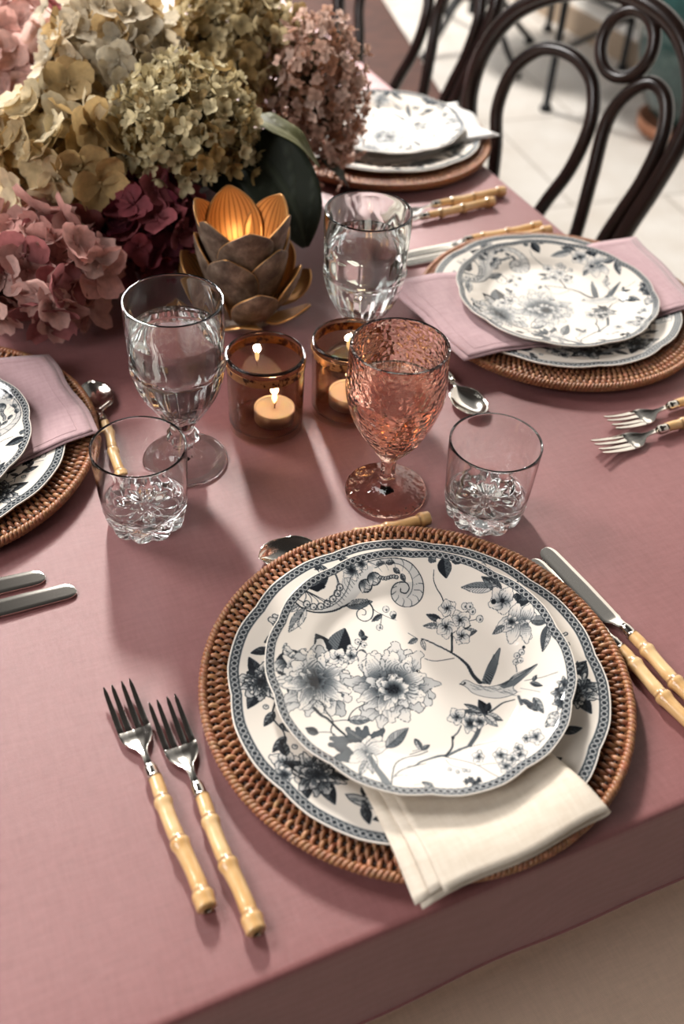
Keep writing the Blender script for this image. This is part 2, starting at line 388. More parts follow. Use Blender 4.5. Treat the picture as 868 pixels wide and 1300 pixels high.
def band(x, y, nl, scallop):
    """chain border between .945 and .99 of the edge"""
    th = np.arctan2(y, x); rr = np.hypot(x, y)/scallop(th)
    ph = (th/(2*PI)*nl) % 1.; c = .966; u = (ph-.5)*(2*PI*c/nl); v = rr-c
    hw = .0165*1.35
    d = np.hypot(u, v); R0 = PI*c/nl*1.02
    ringm = np.clip(1-np.abs(d-R0*.80)/(R0*.22), 0, 1)
    core = np.where(d < R0*.58, .78, .62)
    inb = np.abs(v) < hw*1.05
    ink = np.where(inb, core*(1-ringm)+.10*ringm, 0.)
    ed = np.clip(1-np.abs(np.abs(v)-hw*1.05)/.004, 0, 1)*.85
    return np.maximum(ink, ed)
def scal(nl, amp, ph=0.):
    def f(th): 
        s_ = np.abs(np.sin(nl*(th+ph)/2)); return 1-amp+amp*1.25*np.minimum(s_, .8)
    return f

TOPC = np.array([.2687, .3955]); TOPR = .1150
TOPZ = [(0, .0238), (.60, .0238), (.66, .0248), (.75, .0298), (1., .0390)]
def pl(P):
    """photo pixel -> unit plate, following the plate's profile height"""
    P = np.atleast_2d(P); z = np.full(len(P), .028)
    for _ in range(4):
        x, y = unproj(P[:, 0], P[:, 1], z); x = (x-TOPC[0])/TOPR; y = (y-TOPC[1])/TOPR
        z = np.interp(np.hypot(x, y), [a for a, _ in TOPZ], [b_ for _, b_ in TOPZ])
    return np.stack([x, y], -1)
def zmap(ox, oy, k):
    return lambda P: pl(np.asarray(P, float)/k+np.array([ox, oy]))

def draw_bird_plate():
    R = Ras(1500)
    k = 1/4.133/197.
    A = Art(R, zmap(330, 690, 4.133), k*1.05, 3); B = Art(R, zmap(530, 690, 4.133), k*1.05, 4)
    D = Art(R, zmap(330, 840, 4.133), k*1.05, 5); E = Art(R, zmap(520, 840, 3.945), k*1.05, 6)
    # --- acanthus scroll at the top left
    pts = [(175, 300), (230, 345), (300, 362), (380, 355), (450, 325), (510, 298), (565, 305), (592, 345), (585, 390), (550, 408), (515, 392), (508, 362), (528, 342), (553, 352), (552, 374), (534, 374)]
    A.poly([(185, 300), (250, 345), (330, 362), (420, 340), (500, 290), (560, 215), (600, 120), (520, 110), (440, 150), (430, 215), (395, 270), (330, 315), (250, 320)], .16)
    A.line(pts, 9, 3, .85)
    A.line([(185, 285), (250, 320), (320, 325), (385, 290), (415, 235), (400, 170), (380, 140)], 6, 5, .8)
    A.line([(200, 330), (290, 348), (380, 325), (440, 270), (470, 200), (480, 120)], 4, 3, .75)
    for i, (x, y) in enumerate([(245, 318), (280, 332), (318, 330), (352, 315), (382, 290), (405, 262), (418, 232)]): A.ring((x, y), 17, 3.5, .8, .1)
    for a in range(14):
        t = a/13; x0 = 420+140*t; y0 = 330-210*t; A.line([(x0, y0), (x0-40+25*t, y0-40), (x0-30, y0-80)], 3.2, 1, .6)
    for i in range(6): A.line([(235, 245), (215+26*i, 275+5*i), (190+40*i, 305+3*i)], 5, 3, .8)
    A.leaf((280, 235), (360, 165), 60, .75, .5); A.poly([(250, 235), (330, 205), (345, 230), (300, 255)], .95)
    A.leaf((270, 190), (330, 150), 40, .8, .3)
    A.line([(380, 140), (405, 200), (395, 260), (340, 300)], 4, 2, .7)
    A.leaf((455, 330), (590, 305), 52, .5, .3, 7)
    big = [(565, 95), (640, 80), (720, 78), (790, 105), (840, 165), (858, 230), (845, 290), (800, 328), (740, 328), (695, 290), (690, 240), (720, 205), (765, 205), (782, 235), (765, 262), (738, 255), (738, 238)]
    bi = [(600, 130), (660, 105), (730, 110), (780, 150), (800, 200), (795, 250), (770, 285)]
    A.poly([(565, 95), (640, 80), (720, 78), (790, 105), (840, 165), (858, 230), (845, 290), (800, 328), (740, 328), (695, 290), (690, 240), (720, 205), (765, 205), (800, 200), (780, 150), (730, 112), (660, 105), (600, 130)], .15)
    A.line(big, 5, 5, .85); A.line(bi, 3.5, 3, .7)
    for i in range(15):
        t = i/14; j = int(t*11); p = np.array(big[j]) + (np.array(big[j+1])-np.array(big[j]))*(t*11-j); q = np.array([745, 225])
        A.line([p, p+(q-p)*.2+np.array([8, -6]), p+(q-p)*.42], 4.5, 1, .6)
    for (x, y, a) in ((610, 110, .6), (660, 100, .9), (700, 130, 1.6), (740, 160, 2.)): A.leaf((x, y), (x+45*math.cos(a-.9), y+45*math.sin(a-.9)), 26, .6, .3, 3)
    A.flower((480, 140), 55, 6, .2, .95, 1.); A.flower((530, 105), 38, 5, .8, .9)
    for c in ((553, 222), (598, 185)):
        A.ring(c, 34, 4, .9, .25)
        for a in (-.6, 0, .6): A.petal((c[0]-20, c[1]-20), .8+a, 55, 26, .7, .1, .05, 3)
    for i in range(7): A.ring((632+14*i, 178+5*math.sin(i)), 9, 3, .85, .2)
    A.line([(560, 290), (600, 350), (640, 372), (690, 395), (715, 402)], 3.5, 2, .85); A.berries([(660, 345), (698, 372), (627, 440)], 17); A.leaf((640, 372), (585, 410), 26, .8, .5, 3); A.leaf((690, 395), (712, 372), 22, .7, .4, 3); A.line([(640, 372), (630, 440)], 3, 2, .8)
    A.leaf((240, 340), (150, 468), 62, .35, .1, 6); A.line([(240, 330), (200, 420), (215, 450)], 3, 2, .8); A.leaf((205, 325), (155, 360), 30, .3, .1, 3)
    # --- peonies with dark leaves
    A.leaf((365, 600), (293, 475), 95, .9, .75, 7); A.leaf((395, 590), (445, 445), 120, .95, .5, 8); A.leaf((360, 590), (330, 500), 60, .85, .8)
    A.line([(430, 660), (490, 580), (530, 520), (540, 465)], 5, 3, .85); A.berries([(512, 515), (545, 532), (490, 560), (470, 545)], 15)
    A.leaf((535, 495), (530, 452), 30, .8, .5, 3); A.leaf((530, 500), (565, 490), 28, .8, .5, 3); A.leaf((520, 560), (560, 590), 34, .8, .4)
    A.peony((170, 640), 120, .95, ((1., 9, .55), (.7, 7, .5), (.4, 5, .6)))
    A.peony((290, 725), 215, .92, ((1., 13, .8), (.85, 12, .6), (.62, 9, .5), (.4, 7, .6)))
    for a, l in ((-1.25, 150), (-1.75, 170), (-.5, 190), (.2, 190), (1.1, 160), (2.1, 170), (2.9, 180), (.65, 180)): A.petal((290+.25*l*math.cos(a), 720+.25*l*math.sin(a)), a, l*.72, 60, .55, .05, .16, 9)
    A.dot((292, 722), 16, .95)
    A.flower((410, 597), 52, 5, .1, .3); A.flower((478, 590), 38, 5, .5, .6)
    A.peony((690, 745), 225, .86, ((1.05, 15, .75), (.86, 12, .62), (.62, 9, .5), (.38, 7, .65)))
    for a, l, w in ((-1.45, 190, 120), (-.9, 190, 110), (-2.3, 210, 120), (-.35, 190, 90), (1.9, 160, 80), (2.6, 190, 90), (.35, 200, 90)): A.petal((680+75*math.cos(a), 740+55*math.sin(a)), a, l*.62, w*.66, .55, .05, .16, 9)
    for a in np.linspace(0, 6, 9): A.petal((700+18*math.cos(a), 765+12*math.sin(a)), a, 62, 44, .95, .08, .14, 5)
    for i in range(12): A.dot((700+20*A.g.normal(), 768+10*A.g.normal()), 5, .98)
    # --- right half: twig, blossoms, bird
    B.leaf((135, 75), (150, 182), 72, .9, .6, 6); B.leaf((60, 70), (95, 95), 45, .5, .3, 4); B.leaf((180, 95), (245, 90), 30, .7, .4, 4)
    B.line([(178, 550), (182, 470), (160, 380), (130, 290), (100, 235), (84, 190), (85, 138)], 7, 3, .9)
    B.leaf((125, 405), (45, 372), 36, .85, .6); B.leaf((120, 430), (28, 432), 32, .4, .15); B.leaf((235, 470), (312, 458), 44, .6, .3); B.leaf((200, 440), (280, 430), 40, .8, .6)
    B.line([(225, 400), (262, 350), (280, 310)], 4, 3, .85); B.line([(240, 410), (300, 400), (325, 392)], 4, 3, .85)
    B.berries([(286, 356), (325, 396), (258, 385), (247, 330), (272, 330)], 18)
    for c, r in (((155, 340), 48), ((222, 402), 56), ((148, 437), 58), ((232, 485), 50)): B.flower(c, r, 5, None, .35)
    B.line([(20, 500), (55, 512), (150, 558), (205, 590), (235, 612)], 6, 13, .8); B.line([(225, 605), (262, 640), (290, 690), (325, 728)], 13, 24, .8)
    B.line([(230, 612), (268, 655), (300, 705)], 4, 8, .25)
    B.line([(178, 470), (180, 555), (175, 570)], 9, 13, .85); B.line([(35, 604), (75, 615), (115, 615), (190, 602)], 3, 5, .8)
    B.leaf((0, 500), (-50, 525), 26, .5, .25, 4); B.line([(0, 500), (-50, 470)], 3, 2, .8); B.leaf((20, 505), (40, 560), 24, .15, .05, 3)
    wing = [(335, 735), (350, 690), (370, 640), (400, 590), (432, 548), (425, 600), (412, 660), (390, 715), (378, 740)]
    B.poly(wing, .45); B.line(wing, 3, 3, .85)
    for i in range(7): B.line([(345+6*i, 735), (365+6*i, 670), (400+4*i, 580+8*i)], 3.5, 2, .8)
    body = [(222, 738), (245, 718), (270, 722), (300, 738), (360, 752), (430, 740), (500, 705), (560, 670), (628, 632), (590, 675), (545, 715), (500, 755), (520, 780), (480, 800), (420, 812), (350, 805), (290, 785), (262, 760), (245, 748)]
    B.poly(body, .14); B.line(body+body[:1], 3, 3, .7)
    for i in range(26):
        x = 275+9*i; y = 735+.14*(x-275)+25*B.g.random(); B.line([(x, y), (x+22, y+10), (x+42, y+8)], 3, 1, .5)
    B.poly([(430, 750), (500, 715), (580, 660), (628, 632), (560, 700), (500, 748), (450, 762)], .5)
    for i in range(5): B.line([(420+10*i, 745), (510, 712-6*i), (622, 636)], 3, 2, .8)
    B.dot((247, 732), 6, .95); B.line([(222, 738), (245, 740)], 6, 4, .9)
    B.line([(560, 720), (640, 705), (690, 690), (735, 675)], 3, 3, .7); B.leaf((590, 730), (655, 748), 26, .7, .4, 4); B.line([(540, 760), (640, 780)], 3, 2, .5); B.leaf((605, 720), (625, 690), 20, .6, .3, 3)
    B.line([(520, 675), (516, 630), (540, 585), (560, 545)], 3.5, 3, .85); B.berries([(514, 622), (538, 612), (520, 588), (545, 570)], 15); B.dot((556, 545), 9, .8)
    # top right rim bouquet
    B.leaf((395, 235), (228, 230), 58, .4, .15, 8); B.leaf((430, 245), (335, 175), 52, .7, .4, 6); B.leaf((440, 240), (375, 190), 40, .6, .3, 5); B.line([(390, 235), (440, 250), (500, 290)], 5, 5, .85)
    B.leaf((500, 300), (590, 300), 60, .8, .5, 6); B.leaf((520, 300), (520, 260), 50, .85, .6); B.flower((445, 300), 75, 5, .3, .5); B.dot((398, 305), 14, .9)
    for a, l in ((-.6, 110), (.5, 120), (1.35, 120), (2.5, 105), (-1.7, 90)): B.petal((510, 405), a+.3, l, 78, .45, .04, .05, 5)
    B.flower((492, 410), 34, 6, .2, .95); B.petal((560, 400), -1.2, 90, 70, .4); B.petal((560, 420), 1.4, 100, 60, .4)
    B.leaf((455, 432), (393, 476), 34, .45, .25, 4); B.leaf((590, 405), (695, 405), 55, .55, .3, 8); B.leaf((683, 430), (655, 568), 52, .6, .2, 10); B.line([(690, 400), (700, 440), (680, 480)], 5, 3, .85); B.leaf((700, 450), (750, 520), 36, .3, .1, 5)
    B.line([(655, 300), (650, 330), (665, 350)], 4, 3, .8); B.leaf((600, 270), (680, 310), 30, .5, .3)
    for (x, y, r) in ((770, 745, 40), (745, 790, 42), (795, 800, 40), (755, 835, 36), (800, 850, 30)): B.peony((x, y), r*1.15, 1., ((1., 6, .3),))
    # --- lower left
    D.line([(285, 245), (320, 280), (355, 300), (400, 345), (440, 380), (490, 430)], 20, 12, .75); D.line([(300, 255), (350, 300), (420, 365)], 6, 4, .3)
    D.line([(325, 215), (350, 265), (382, 312), (372, 360), (392, 395), (420, 412)], 7, 5, .75); D.line([(385, 312), (425, 308), (470, 306)], 5, 4, .75); D.line([(462, 310), (475, 275), (505, 245), (565, 218)], 6, 4, .75)
    D.leaf((465, 307), (582, 306), 48, .4, .2, 6); D.line([(415, 412), (385, 378), (350, 370), (298, 372)], 5, 4, .75); D.leaf((305, 378), (238, 350), 42, .85, .6, 5)
    for a, l, v in ((-2.6, 190, .7), (-2.2, 150, .75), (-1.8, 130, .75), (-1.4, 130, .8), (-1.0, 150, .8), (-2.95, 180, .5), (2.9, 170, .4), (-.75, 150, .75)): D.petal((545, 475), a, l, 70, v, .35, .1, 6, .7, .25)
    for a, l in ((-1.5, 85), (-.75, 115), (-.35, 130), (-2.6, 100), (2.6, 100)): D.petal((555, 475), a, l, 66, .35, .03, .1, 4)
    D.leaf((660, 450), (778, 348), 70, .5, .3, 7); D.leaf((585, 480), (590, 590), 60, .2, .05, 4); D.leaf((560, 520), (520, 600), 40, .25, .1)
    D.line([(575, 500), (610, 560), (640, 600), (665, 640)], 26, 40, .45); D.line([(585, 515), (640, 610)], 10, 14, .15)
    D.line([(690, 645), (695, 590), (712, 535), (760, 505), (830, 490), (880, 470)], 6, 4, .75); D.line([(705, 600), (740, 570), (800, 550), (870, 535)], 6, 4, .7); D.line([(690, 610), (740, 595), (775, 600)], 4, 2, .6)
    D.leaf((835, 440), (810, 405), 30, .4, .2, 3); D.line([(800, 470), (850, 455), (865, 435)], 3, 2, .7); D.line([(850, 460), (840, 420)], 3, 2, .7)
    # --- lower right
    E.line([(525, 190), (470, 205), (430, 232), (385, 265)], 5, 9, .85); E.line([(385, 262), (355, 310), (335, 365), (300, 420)], 26, 20, .6); E.line([(375, 280), (345, 340), (310, 405)], 8, 6, .2)
    E.leaf((385, 262), (345, 190), 46, .98, .85, 3); E.leaf((385, 250), (400, 205), 34, .95, .8, 3); E.leaf((370, 260), (235, 250), 34, .6, .3, 6); E.leaf((360, 250), (272, 212), 28, .6, .3, 4); E.leaf((385, 262), (465, 295), 34, .5, .2, 5); E.leaf((375, 270), (440, 325), 40, .3, .1, 5)
    E.flower((237, 277), 45, 5, .4, .45); E.flower((305, 308), 48, 6, .1, .95); E.flower((350, 300), 36, 5, .3, .8)
    E.line([(258, 320), (240, 355), (216, 382), (212, 430), (180, 472)], 5, 10, .8); E.dot((216, 380), 9, .85); E.line([(300, 420), (240, 445), (180, 475)], 12, 16, .5)
    E.line([(190, 470), (140, 475), (60, 500), (30, 520), (-10, 528)], 16, 8, .55); E.line([(180, 478), (260, 495), (340, 520), (400, 555), (460, 588)], 5, 3, .75); E.line([(250, 440), (330, 420), (440, 396)], 3, 2, .6); E.line([(0, 465), (60, 445), (95, 420)], 4, 3, .7); E.leaf((58, 440), (30, 388), 30, .5, .2, 4); E.leaf((60, 442), (100, 418), 22, .5, .3, 3)
    for c, r in (((455, 470), 40), ((482, 525), 34), ((550, 468), 38), ((512, 490), 30), ((543, 436), 26), ((345, 476), 32), ((632, 376), 40), ((585, 385), 22)): E.flower(c, r, 5, None, .5)
    E.line([(340, 520), (420, 510), (482, 525)], 3, 2, .7); E.line([(450, 480), (520, 485), (570, 460)], 3, 2, .7)
    E.berries([(200, 540), (240, 552), (272, 545), (295, 548)], 10); E.line([(180, 490), (210, 520), (290, 540)], 3, 2, .7)
    E.leaf((620, 180), (670, 260), 40, .5, .3, 6); E.leaf((580, 200), (640, 250), 30, .7, .5, 5); E.leaf((560, 190), (620, 225), 24, .6, .5, 4); E.line([(545, 175), (560, 215)], 14, 14, .6)
    for x in range(0, 13): E.peony((285+x*5, 600+10*math.sin(x)), 18, 1., ((1., 5, .3),)) if x % 4 == 0 else None
    E.line([(20, 620), (100, 610), (200, 625)], 5, 2, .4); E.leaf((120, 635), (60, 605), 30, .4, .2); E.leaf((690, 300), (740, 250), 40, .2, .1, 5); E.leaf((680, 330), (720, 270), 30, .3, .1)
    for a in (.2, 1., 1.8): E.petal((735, 310), -a-1.2, 50, 40, .3)
    return R
def draw_rim_plate():
    R = Ras(1500); A = Art(R, lambda P: np.asarray(P, float), .0042, 11, 1.); g = np.random.default_rng(5)
    # a ring of sprays on the rim, in unit-plate coordinates
    for i in range(22):
        a = 2*PI*i/22+.08*g.normal(); r = .80+.04*g.normal(); c = np.array([r*math.cos(a), r*math.sin(a)]); t = np.array([-math.sin(a), math.cos(a)]); o = np.array([math.cos(a), math.sin(a)])
        kind = i % 5
        L = lambda du, dv: c+t*du+o*dv
        if kind in (0, 3):
            A.leaf(L(.02, 0), L(.17, .07), .075, .9, .6); A.leaf(L(-.02, 0), L(-.16, .06), .07, .9, .7); A.leaf(L(0, -.02), L(.12, -.09), .06, .8, .5); A.leaf(L(0, 0), L(-.10, -.11), .06, .6, .3)
            A.peony(c, .125, 1., ((1., 9, .75), (.7, 7, .5), (.4, 5, .6)))
        elif kind == 1:
            A.line([L(-.14, -.03), L(-.05, .02), L(.06, .0), L(.15, .05)], 2.4, 1.2, .85)
            for du, dv in ((-.08, .05), (0, -.04), (.08, .06)): A.leaf(L(du, 0), L(du+.07, dv*1.6), .045, .7, .4)
            A.berries([L(.12, .03), L(.15, -.02), L(-.12, .03)], .014)
        elif kind == 2:
            A.flower(L(-.05, .03), .075, 5, None, .5); A.flower(L(.06, -.02), .085, 5, None, .5); A.leaf(L(.08, .02), L(.17, .08), .06, .9, .7); A.leaf(L(-.08, 0), L(-.17, -.04), .05, .8, .5); A.flower(L(.0, .08), .05, 6, None, .9)
        else:
            body = [L(-.10, .0), L(-.06, .025), L(.0, .03), (L(.07, .02)), L(.16, .03), L(.06, -.01), L(0, -.025), L(-.06, -.02)]
            A.poly(body, .3); A.line(body+body[:1], 1.4, 1.4, .8); A.leaf(L(0, .02), L(.06, .11), .05, .8, .6, 7); A.leaf(L(.02, -.02), L(.12, -.06), .05, .95, .7); A.leaf(L(-.02, -.03), L(-.02, -.12), .05, .9, .6)
            for q in range(6): A.line([L(-.07+.03*q, .01), L(-.04+.03*q, 0)], 1.2, .6, .7)
    for i in range(30):
        a = g.random()*2*PI; r = .72+.1*g.random(); c = np.array([r*math.cos(a), r*math.sin(a)]); d = g.random()*6
        A.line([c, c+.06*np.array([math.cos(d), math.sin(d)]), c+.11*np.array([math.cos(d+.4), math.sin(d+.4)])], 1.4, .7, .7); A.leaf(c+.05*np.array([math.cos(d), math.sin(d)]), c+.09*np.array([math.cos(d-.7), math.sin(d-.7)]), .025, .7, .4, 2)
    A.peony((0., 0.), .32); A.leaf((.2, .1), (.5, .2), .12, .8, .5); A.leaf((-.2, -.1), (-.5, -.2), .12, .8, .5)
    return R

def plate_mesh(name, R, prof_top, prof_bot, rings, nseg, ras, nl, scl):
    th = np.linspace(0, 2*PI, nseg, endpoint=False); rr = np.asarray(rings)
    zt = np.interp(rr, [p[0] for p in prof_top], [p[1] for p in prof_top])
    zt = np.convolve(np.pad(zt, 4, mode='edge'), np.ones(9)/9, 'valid') if len(rr) > 60 else zt
    f = 1+(scl(th)-1)[None, :]*sstep(.55, 1., rr)[:, None]
    X = rr[:, None]*np.cos(th)*f; Y = rr[:, None]*np.sin(th)*f
    ink = np.maximum(ras.sample(X, Y)*(np.hypot(X, Y)/scl(th) < .945), band(X, Y, nl, scl))
    V = np.stack([X*R, Y*R, np.repeat(zt[:, None], nseg, 1)], -1).reshape(-1, 3); ink = ink.ravel()
    F = [tuple(reversed(q)) for q in gridf(len(rr), nseg, False, True)]
    k = len(rr)
    pb = np.asarray(prof_bot); fb = 1+(scl(th)-1)[None, :]*sstep(.55, 1., pb[:, :1])
    Vb = np.stack([pb[:, :1]*np.cos(th)*fb*R, pb[:, :1]*np.sin(th)*fb*R, np.repeat(pb[:, 1:], nseg, 1)], -1).reshape(-1, 3)
    n0 = len(V); V = np.concatenate([V, Vb, [[0, 0, zt[0]], [0, 0, pb[-1, 1]]]])
    for j in range(nseg):
        j2 = (j+1) % nseg; F.append(((k-1)*nseg+j, (k-1)*nseg+j2, n0+j2, n0+j)); F.append((len(V)-2, j, j2)); F.append((len(V)-1, n0+(len(pb)-1)*nseg+j2, n0+(len(pb)-1)*nseg+j))
    F += [tuple(i+n0 for i in reversed(q)) for q in gridf(len(pb), nseg, False, True)]
    ink = np.concatenate([ink, np.zeros(len(Vb)+2)])
    # face winding: top must face up
    return V, [tuple(reversed(q)) for q in F], {'ink': ink}
RB = draw_bird_plate(); RD = draw_rim_plate()
SC1 = scal(10, .022, .1); SC2 = scal(10, .018, .25)
ztop = .0182
def top_plate(rings, nseg, name):
    pt = [(0, .0030), (.60, .0030), (.66, .0040), (.75, .0090), (.98, .0178), (1., .0182)]
    pb = [(1., .0168), (.97, .0155), (.75, .0062), (.66, .0012), (.58, 0.), (.55, 0.), (.53, .0012), (.05, .0012)]
    return plate_mesh(name, TOPR, pt, pb, rings, nseg, RB, 142, SC1)
LOWR = .1430
def low_plate(rings, nseg):
    pt = [(0, .0040), (.62, .0040), (.68, .0052), (.75, .0090), (.98, .0138), (1., .0140)]
    pb = [(1., .0126), (.97, .0112), (.75, .0062), (.68, .0014), (.62, 0.), (.59, 0.), (.57, .0014), (.05, .0014)]
    return plate_mesh('p', LOWR, pt, pb, rings, nseg, RD, 170, SC2)

# ------------------------------------------------------------------ setting: floor, wall
def struct(name, V, F, m): return tag(obj(name, V, F, m, None, False), kind='structure')
struct('floor', *box(-3., 2.7, -2., 7., -.1, 0.), FLOORM)
struct('wall_right', *box(2.7, 2.8, -2., 7., 0., 3.), WALLM)
V, F = box(2.682, 2.70, -2., 7., 0., .09); struct('baseboard_right', V, F, BASEM)

# ------------------------------------------------------------------ table, cloth, bench
X0, X1, Y0, Y1 = -.25, .784, .236, 2.75
t = thing('dining_table', 'long wooden dining table hidden under the rose linen cloth', 'table', (.27, 1.5, 0))
def rel(P, o): return np.asarray(P, float)-np.array(o)
V, F = box(X0+.004, X1-.004, Y0+.004, Y1-.004, TZ-.035, TZ-.0025); obj('tabletop', rel(V, (.27, 1.5, 0)), F, WOOD, t, False)
for sx, sy in ((X0+.08, Y0+.1), (X1-.08, Y0+.1), (X0+.08, Y1-.1), (X1-.08, Y1-.1)):
    V, F = lathe([(.022, 0.), (.028, .03), (.030, .4), (.036, .70), (.036, .714)], 16); obj('leg', V, F, WOOD, t, True, loc=(sx-.27, sy-1.5, 0))

t = thing('tablecloth', 'rose pink linen tablecloth with a pressed front edge hanging over the table', 'tablecloth', (.27, 1.5, TZ))
gx = np.linspace(X0+.006, X1-.006, 90); gy = np.linspace(Y0+.006, Y1-.006, 200)
GX, GY = np.meshgrid(gx, gy, indexing='ij')
def ridge(px, py, dx, dy, w, h):
    d = np.abs((GX-px)*-dy+(GY-py)*dx)/math.hypot(dx, dy); return h*np.exp(-(d/w)**1.3)
GZ = ridge(.269, 1., 0, 1, .006, .0007)+ridge(.30, .655, 1, .04, .006, .0005)
edge = np.minimum(np.minimum(GX-gx[0], gx[-1]-GX), np.minimum(GY-gy[0], gy[-1]-GY)); GZ = GZ*sstep(0, .05, edge)-.0006*0
top = np.stack([GX, GY, GZ], -1); nx_, ny_ = GX.shape
ring = [(i, 0) for i in range(nx_)]+[(nx_-1, j) for j in range(1, ny_)]+[(i, ny_-1) for i in range(nx_-2, -1, -1)]+[(0, j) for j in range(ny_-2, 0, -1)]
base_ = np.array([top[i, j] for i, j in ring]); nr = np.array([((i == nx_-1)*1.-(i == 0)*1., (j == ny_-1)*1.-(j == 0)*1.) for i, j in ring])
s_ = np.cumsum(np.hypot(*np.diff(base_[:, :2], axis=0, prepend=base_[:1, :2]).T))
prof = [(.002, -.0001), (.0042, -.0006), (.0058, -.0018), (.0064, -.0035)]+[(.0066+.006*(d/.12), -d) for d in (.008, .015, .035, .06, .085, .105, .118)]
rows = []
for o, z in prof:
    amp = 0 if z > -.01 else .0012*(-z/.12); w = amp*(np.sin(s_*21+.6)+.6*np.sin(s_*47))
    rows.append(np.stack([base_[:, 0]+nr[:, 0]*(o+w), base_[:, 1]+nr[:, 1]*(o+w), np.full(len(base_), z)], -1))
V = np.concatenate([top.reshape(-1, 3)]+rows); F = [tuple(q) for q in gridf(nx_, ny_)]
ids = [[i*ny_+j for i, j in ring]]+[[nx_*ny_+k*len(ring)+q for q in range(len(ring))] for k in range(len(rows))]
for A_, B_ in zip(ids, ids[1:]):
    for q in range(len(ring)): q2 = (q+1) % len(ring); F.append((A_[q], B_[q], B_[q2], A_[q2]))
cl = obj('drape', rel(V, (.27, 1.5, 0)), F, PINK, t)
hem = rows[-1]+np.array([0, 0, -.0008]); V, F = tube(rel(hem, (.27, 1.5, 0)), .0016, 6, True); obj('hem', V, F, PINK, t)

t = thing('upholstered_bench', 'beige upholstered bench along the front of the table', 'bench', (.36, .02, 0))
def rbox(hx, hy, z0, z1, r, n=6):
    prof = [(0, z0), (-r*.3, z0)]; pts = []
    sec = [(-.5*r, z0), (0, z0+.4*r)]+[(-r+r*math.cos(a), z1-r+r*math.sin(a)) for a in np.linspace(0, PI/2, n)]
    rc = .03; Vs = []
    for o, z in sec:
        for cx, cy, a0 in ((hx-rc, hy-rc, 0), (-hx+rc, hy-rc, PI/2), (-hx+rc, -hy+rc, PI), (hx-rc, -hy+rc, 1.5*PI)):
            for a in np.linspace(a0, a0+PI/2, 6): Vs.append((cx+(rc+o)*math.cos(a), cy+(rc+o)*math.sin(a), z))
    F = gridf(len(sec), 24, False, True); F = [tuple(reversed(q)) for q in F]
    F.append(tuple(range(23, -1, -1))[::-1][::-1]); F.append(tuple((len(sec)-1)*24+i for i in range(24)))
    return np.array(Vs), F
V, F = rbox(.62, .27, .36, .47, .025); obj('seat_cushion', V, F, BENCHC, t)
V, F = box(-.59, .59, -.24, .24, .31, .36); obj('seat_frame', V, F, WOOD, t, False)
for sx in (-.55, .55):
    for sy in (-.2, .2): V, F = lathe([(.016, 0.), (.024, .31)], 12); obj('leg', V, F, WOOD, t, True, loc=(sx, sy, 0))

# ------------------------------------------------------------------ rattan chargers
def charger_mesh():
    ns = 292; pit = .0076; r0_, r1_ = .112, .1585; parts = []
    rs = np.linspace(r0_, r1_, 38)
    for i in range(ns):
        a = 2*PI*i/ns; ph = PI*(i % 2); w = np.cos(PI*(rs-r1_+.004)/pit+ph); z = .0088+.0017*w+.0044*sstep(.116, .158, rs)
        aa = a+.0008/.14*np.sin(PI*(rs-r1_)/pit+ph)
        P = np.stack([rs*np.cos(aa), rs*np.sin(aa), z], -1); V, F = tube(P, (.00165+.0003*w)*(.93+.12*RNG.random()), 6, False, True)
        parts.append((V, F, {'tone': np.clip(np.full(len(V), .5+.22*RNG.normal()), 0, 1)}))
    return join(parts)
def torus_r(R, z, r, n=160, m=8): 
    a = np.linspace(0, 2*PI, n, endpoint=False); return tube(np.stack([R*np.cos(a), R*np.sin(a), np.full(n, z)], -1), r, m, True)
def twist(R, z, off, r, turns, ns=2):
    parts = []; n = turns*10; a = np.linspace(0, 2*PI, n, endpoint=False)
    for k in range(ns):
        p = turns*a+2*PI*k/ns; rr = R+off*np.cos(p); V, F = tube(np.stack([rr*np.cos(a), rr*np.sin(a), z+off*np.sin(p)], -1), r, 6, True)
        parts.append((V, F, {'tone': .5+.2*np.sin(np.repeat(np.arange(n), 6)*1.7+k)}))
    return join(parts)
def make_charger(loc, label):
    t = thing('rattan_charger', label, 'charger plate', loc, 0, 'round rattan chargers under the plates')
    V, F, A = charger_mesh(); obj('woven_ring', V, F, RATTAN, t, True, A)
    cores = [(*torus_r(r, .0088+.0044*float(sstep(.116, .158, r)), .0014, 120, 6),) for r in np.arange(.1165, .160, .0076)]
    prof = [(.006, .0080), (.112, .0080), (.124, .0075), (.157, .0105), (.157, .0092), (.126, .0052), (.112, .0030), (.006, .0030)]
    V2, F2 = lathe(prof, 96); parts = [(V2, F2)]+cores; V, F, A = join(parts); obj('woven_base', V, F, RATDARK, t)
    V, F, A = twist(.1607, .0138, .0018, .0020, 130); obj('braided_rim', V, F, RATTAN, t, True, A)
    V, F, A = twist(.1592, .0094, .0015, .0017, 126); obj('side_braid', V, F, RATTAN, t, True, A); V, F, A = twist(.117, .0032, .0015, .0017, 96); obj('foot_braid', V, F, RATTAN, t, True, A)
    return t
ch = make_charger((.269, .397, TZ), 'rattan charger under the front setting with the cream napkin, nearest the camera')
CHR = [((.668, .8135), .3, 'rattan charger under the right setting, behind the rose goblet'), ((.666, 1.296), .9, 'rattan charger of the farthest setting, beside the pinkish brown hydrangea'), ((-.0386, .811), 1.7, 'rattan charger at the left edge of the photo under a mauve napkin')]
for p, rz, lb in CHR: dup(ch, (*p, TZ), rz, lb)

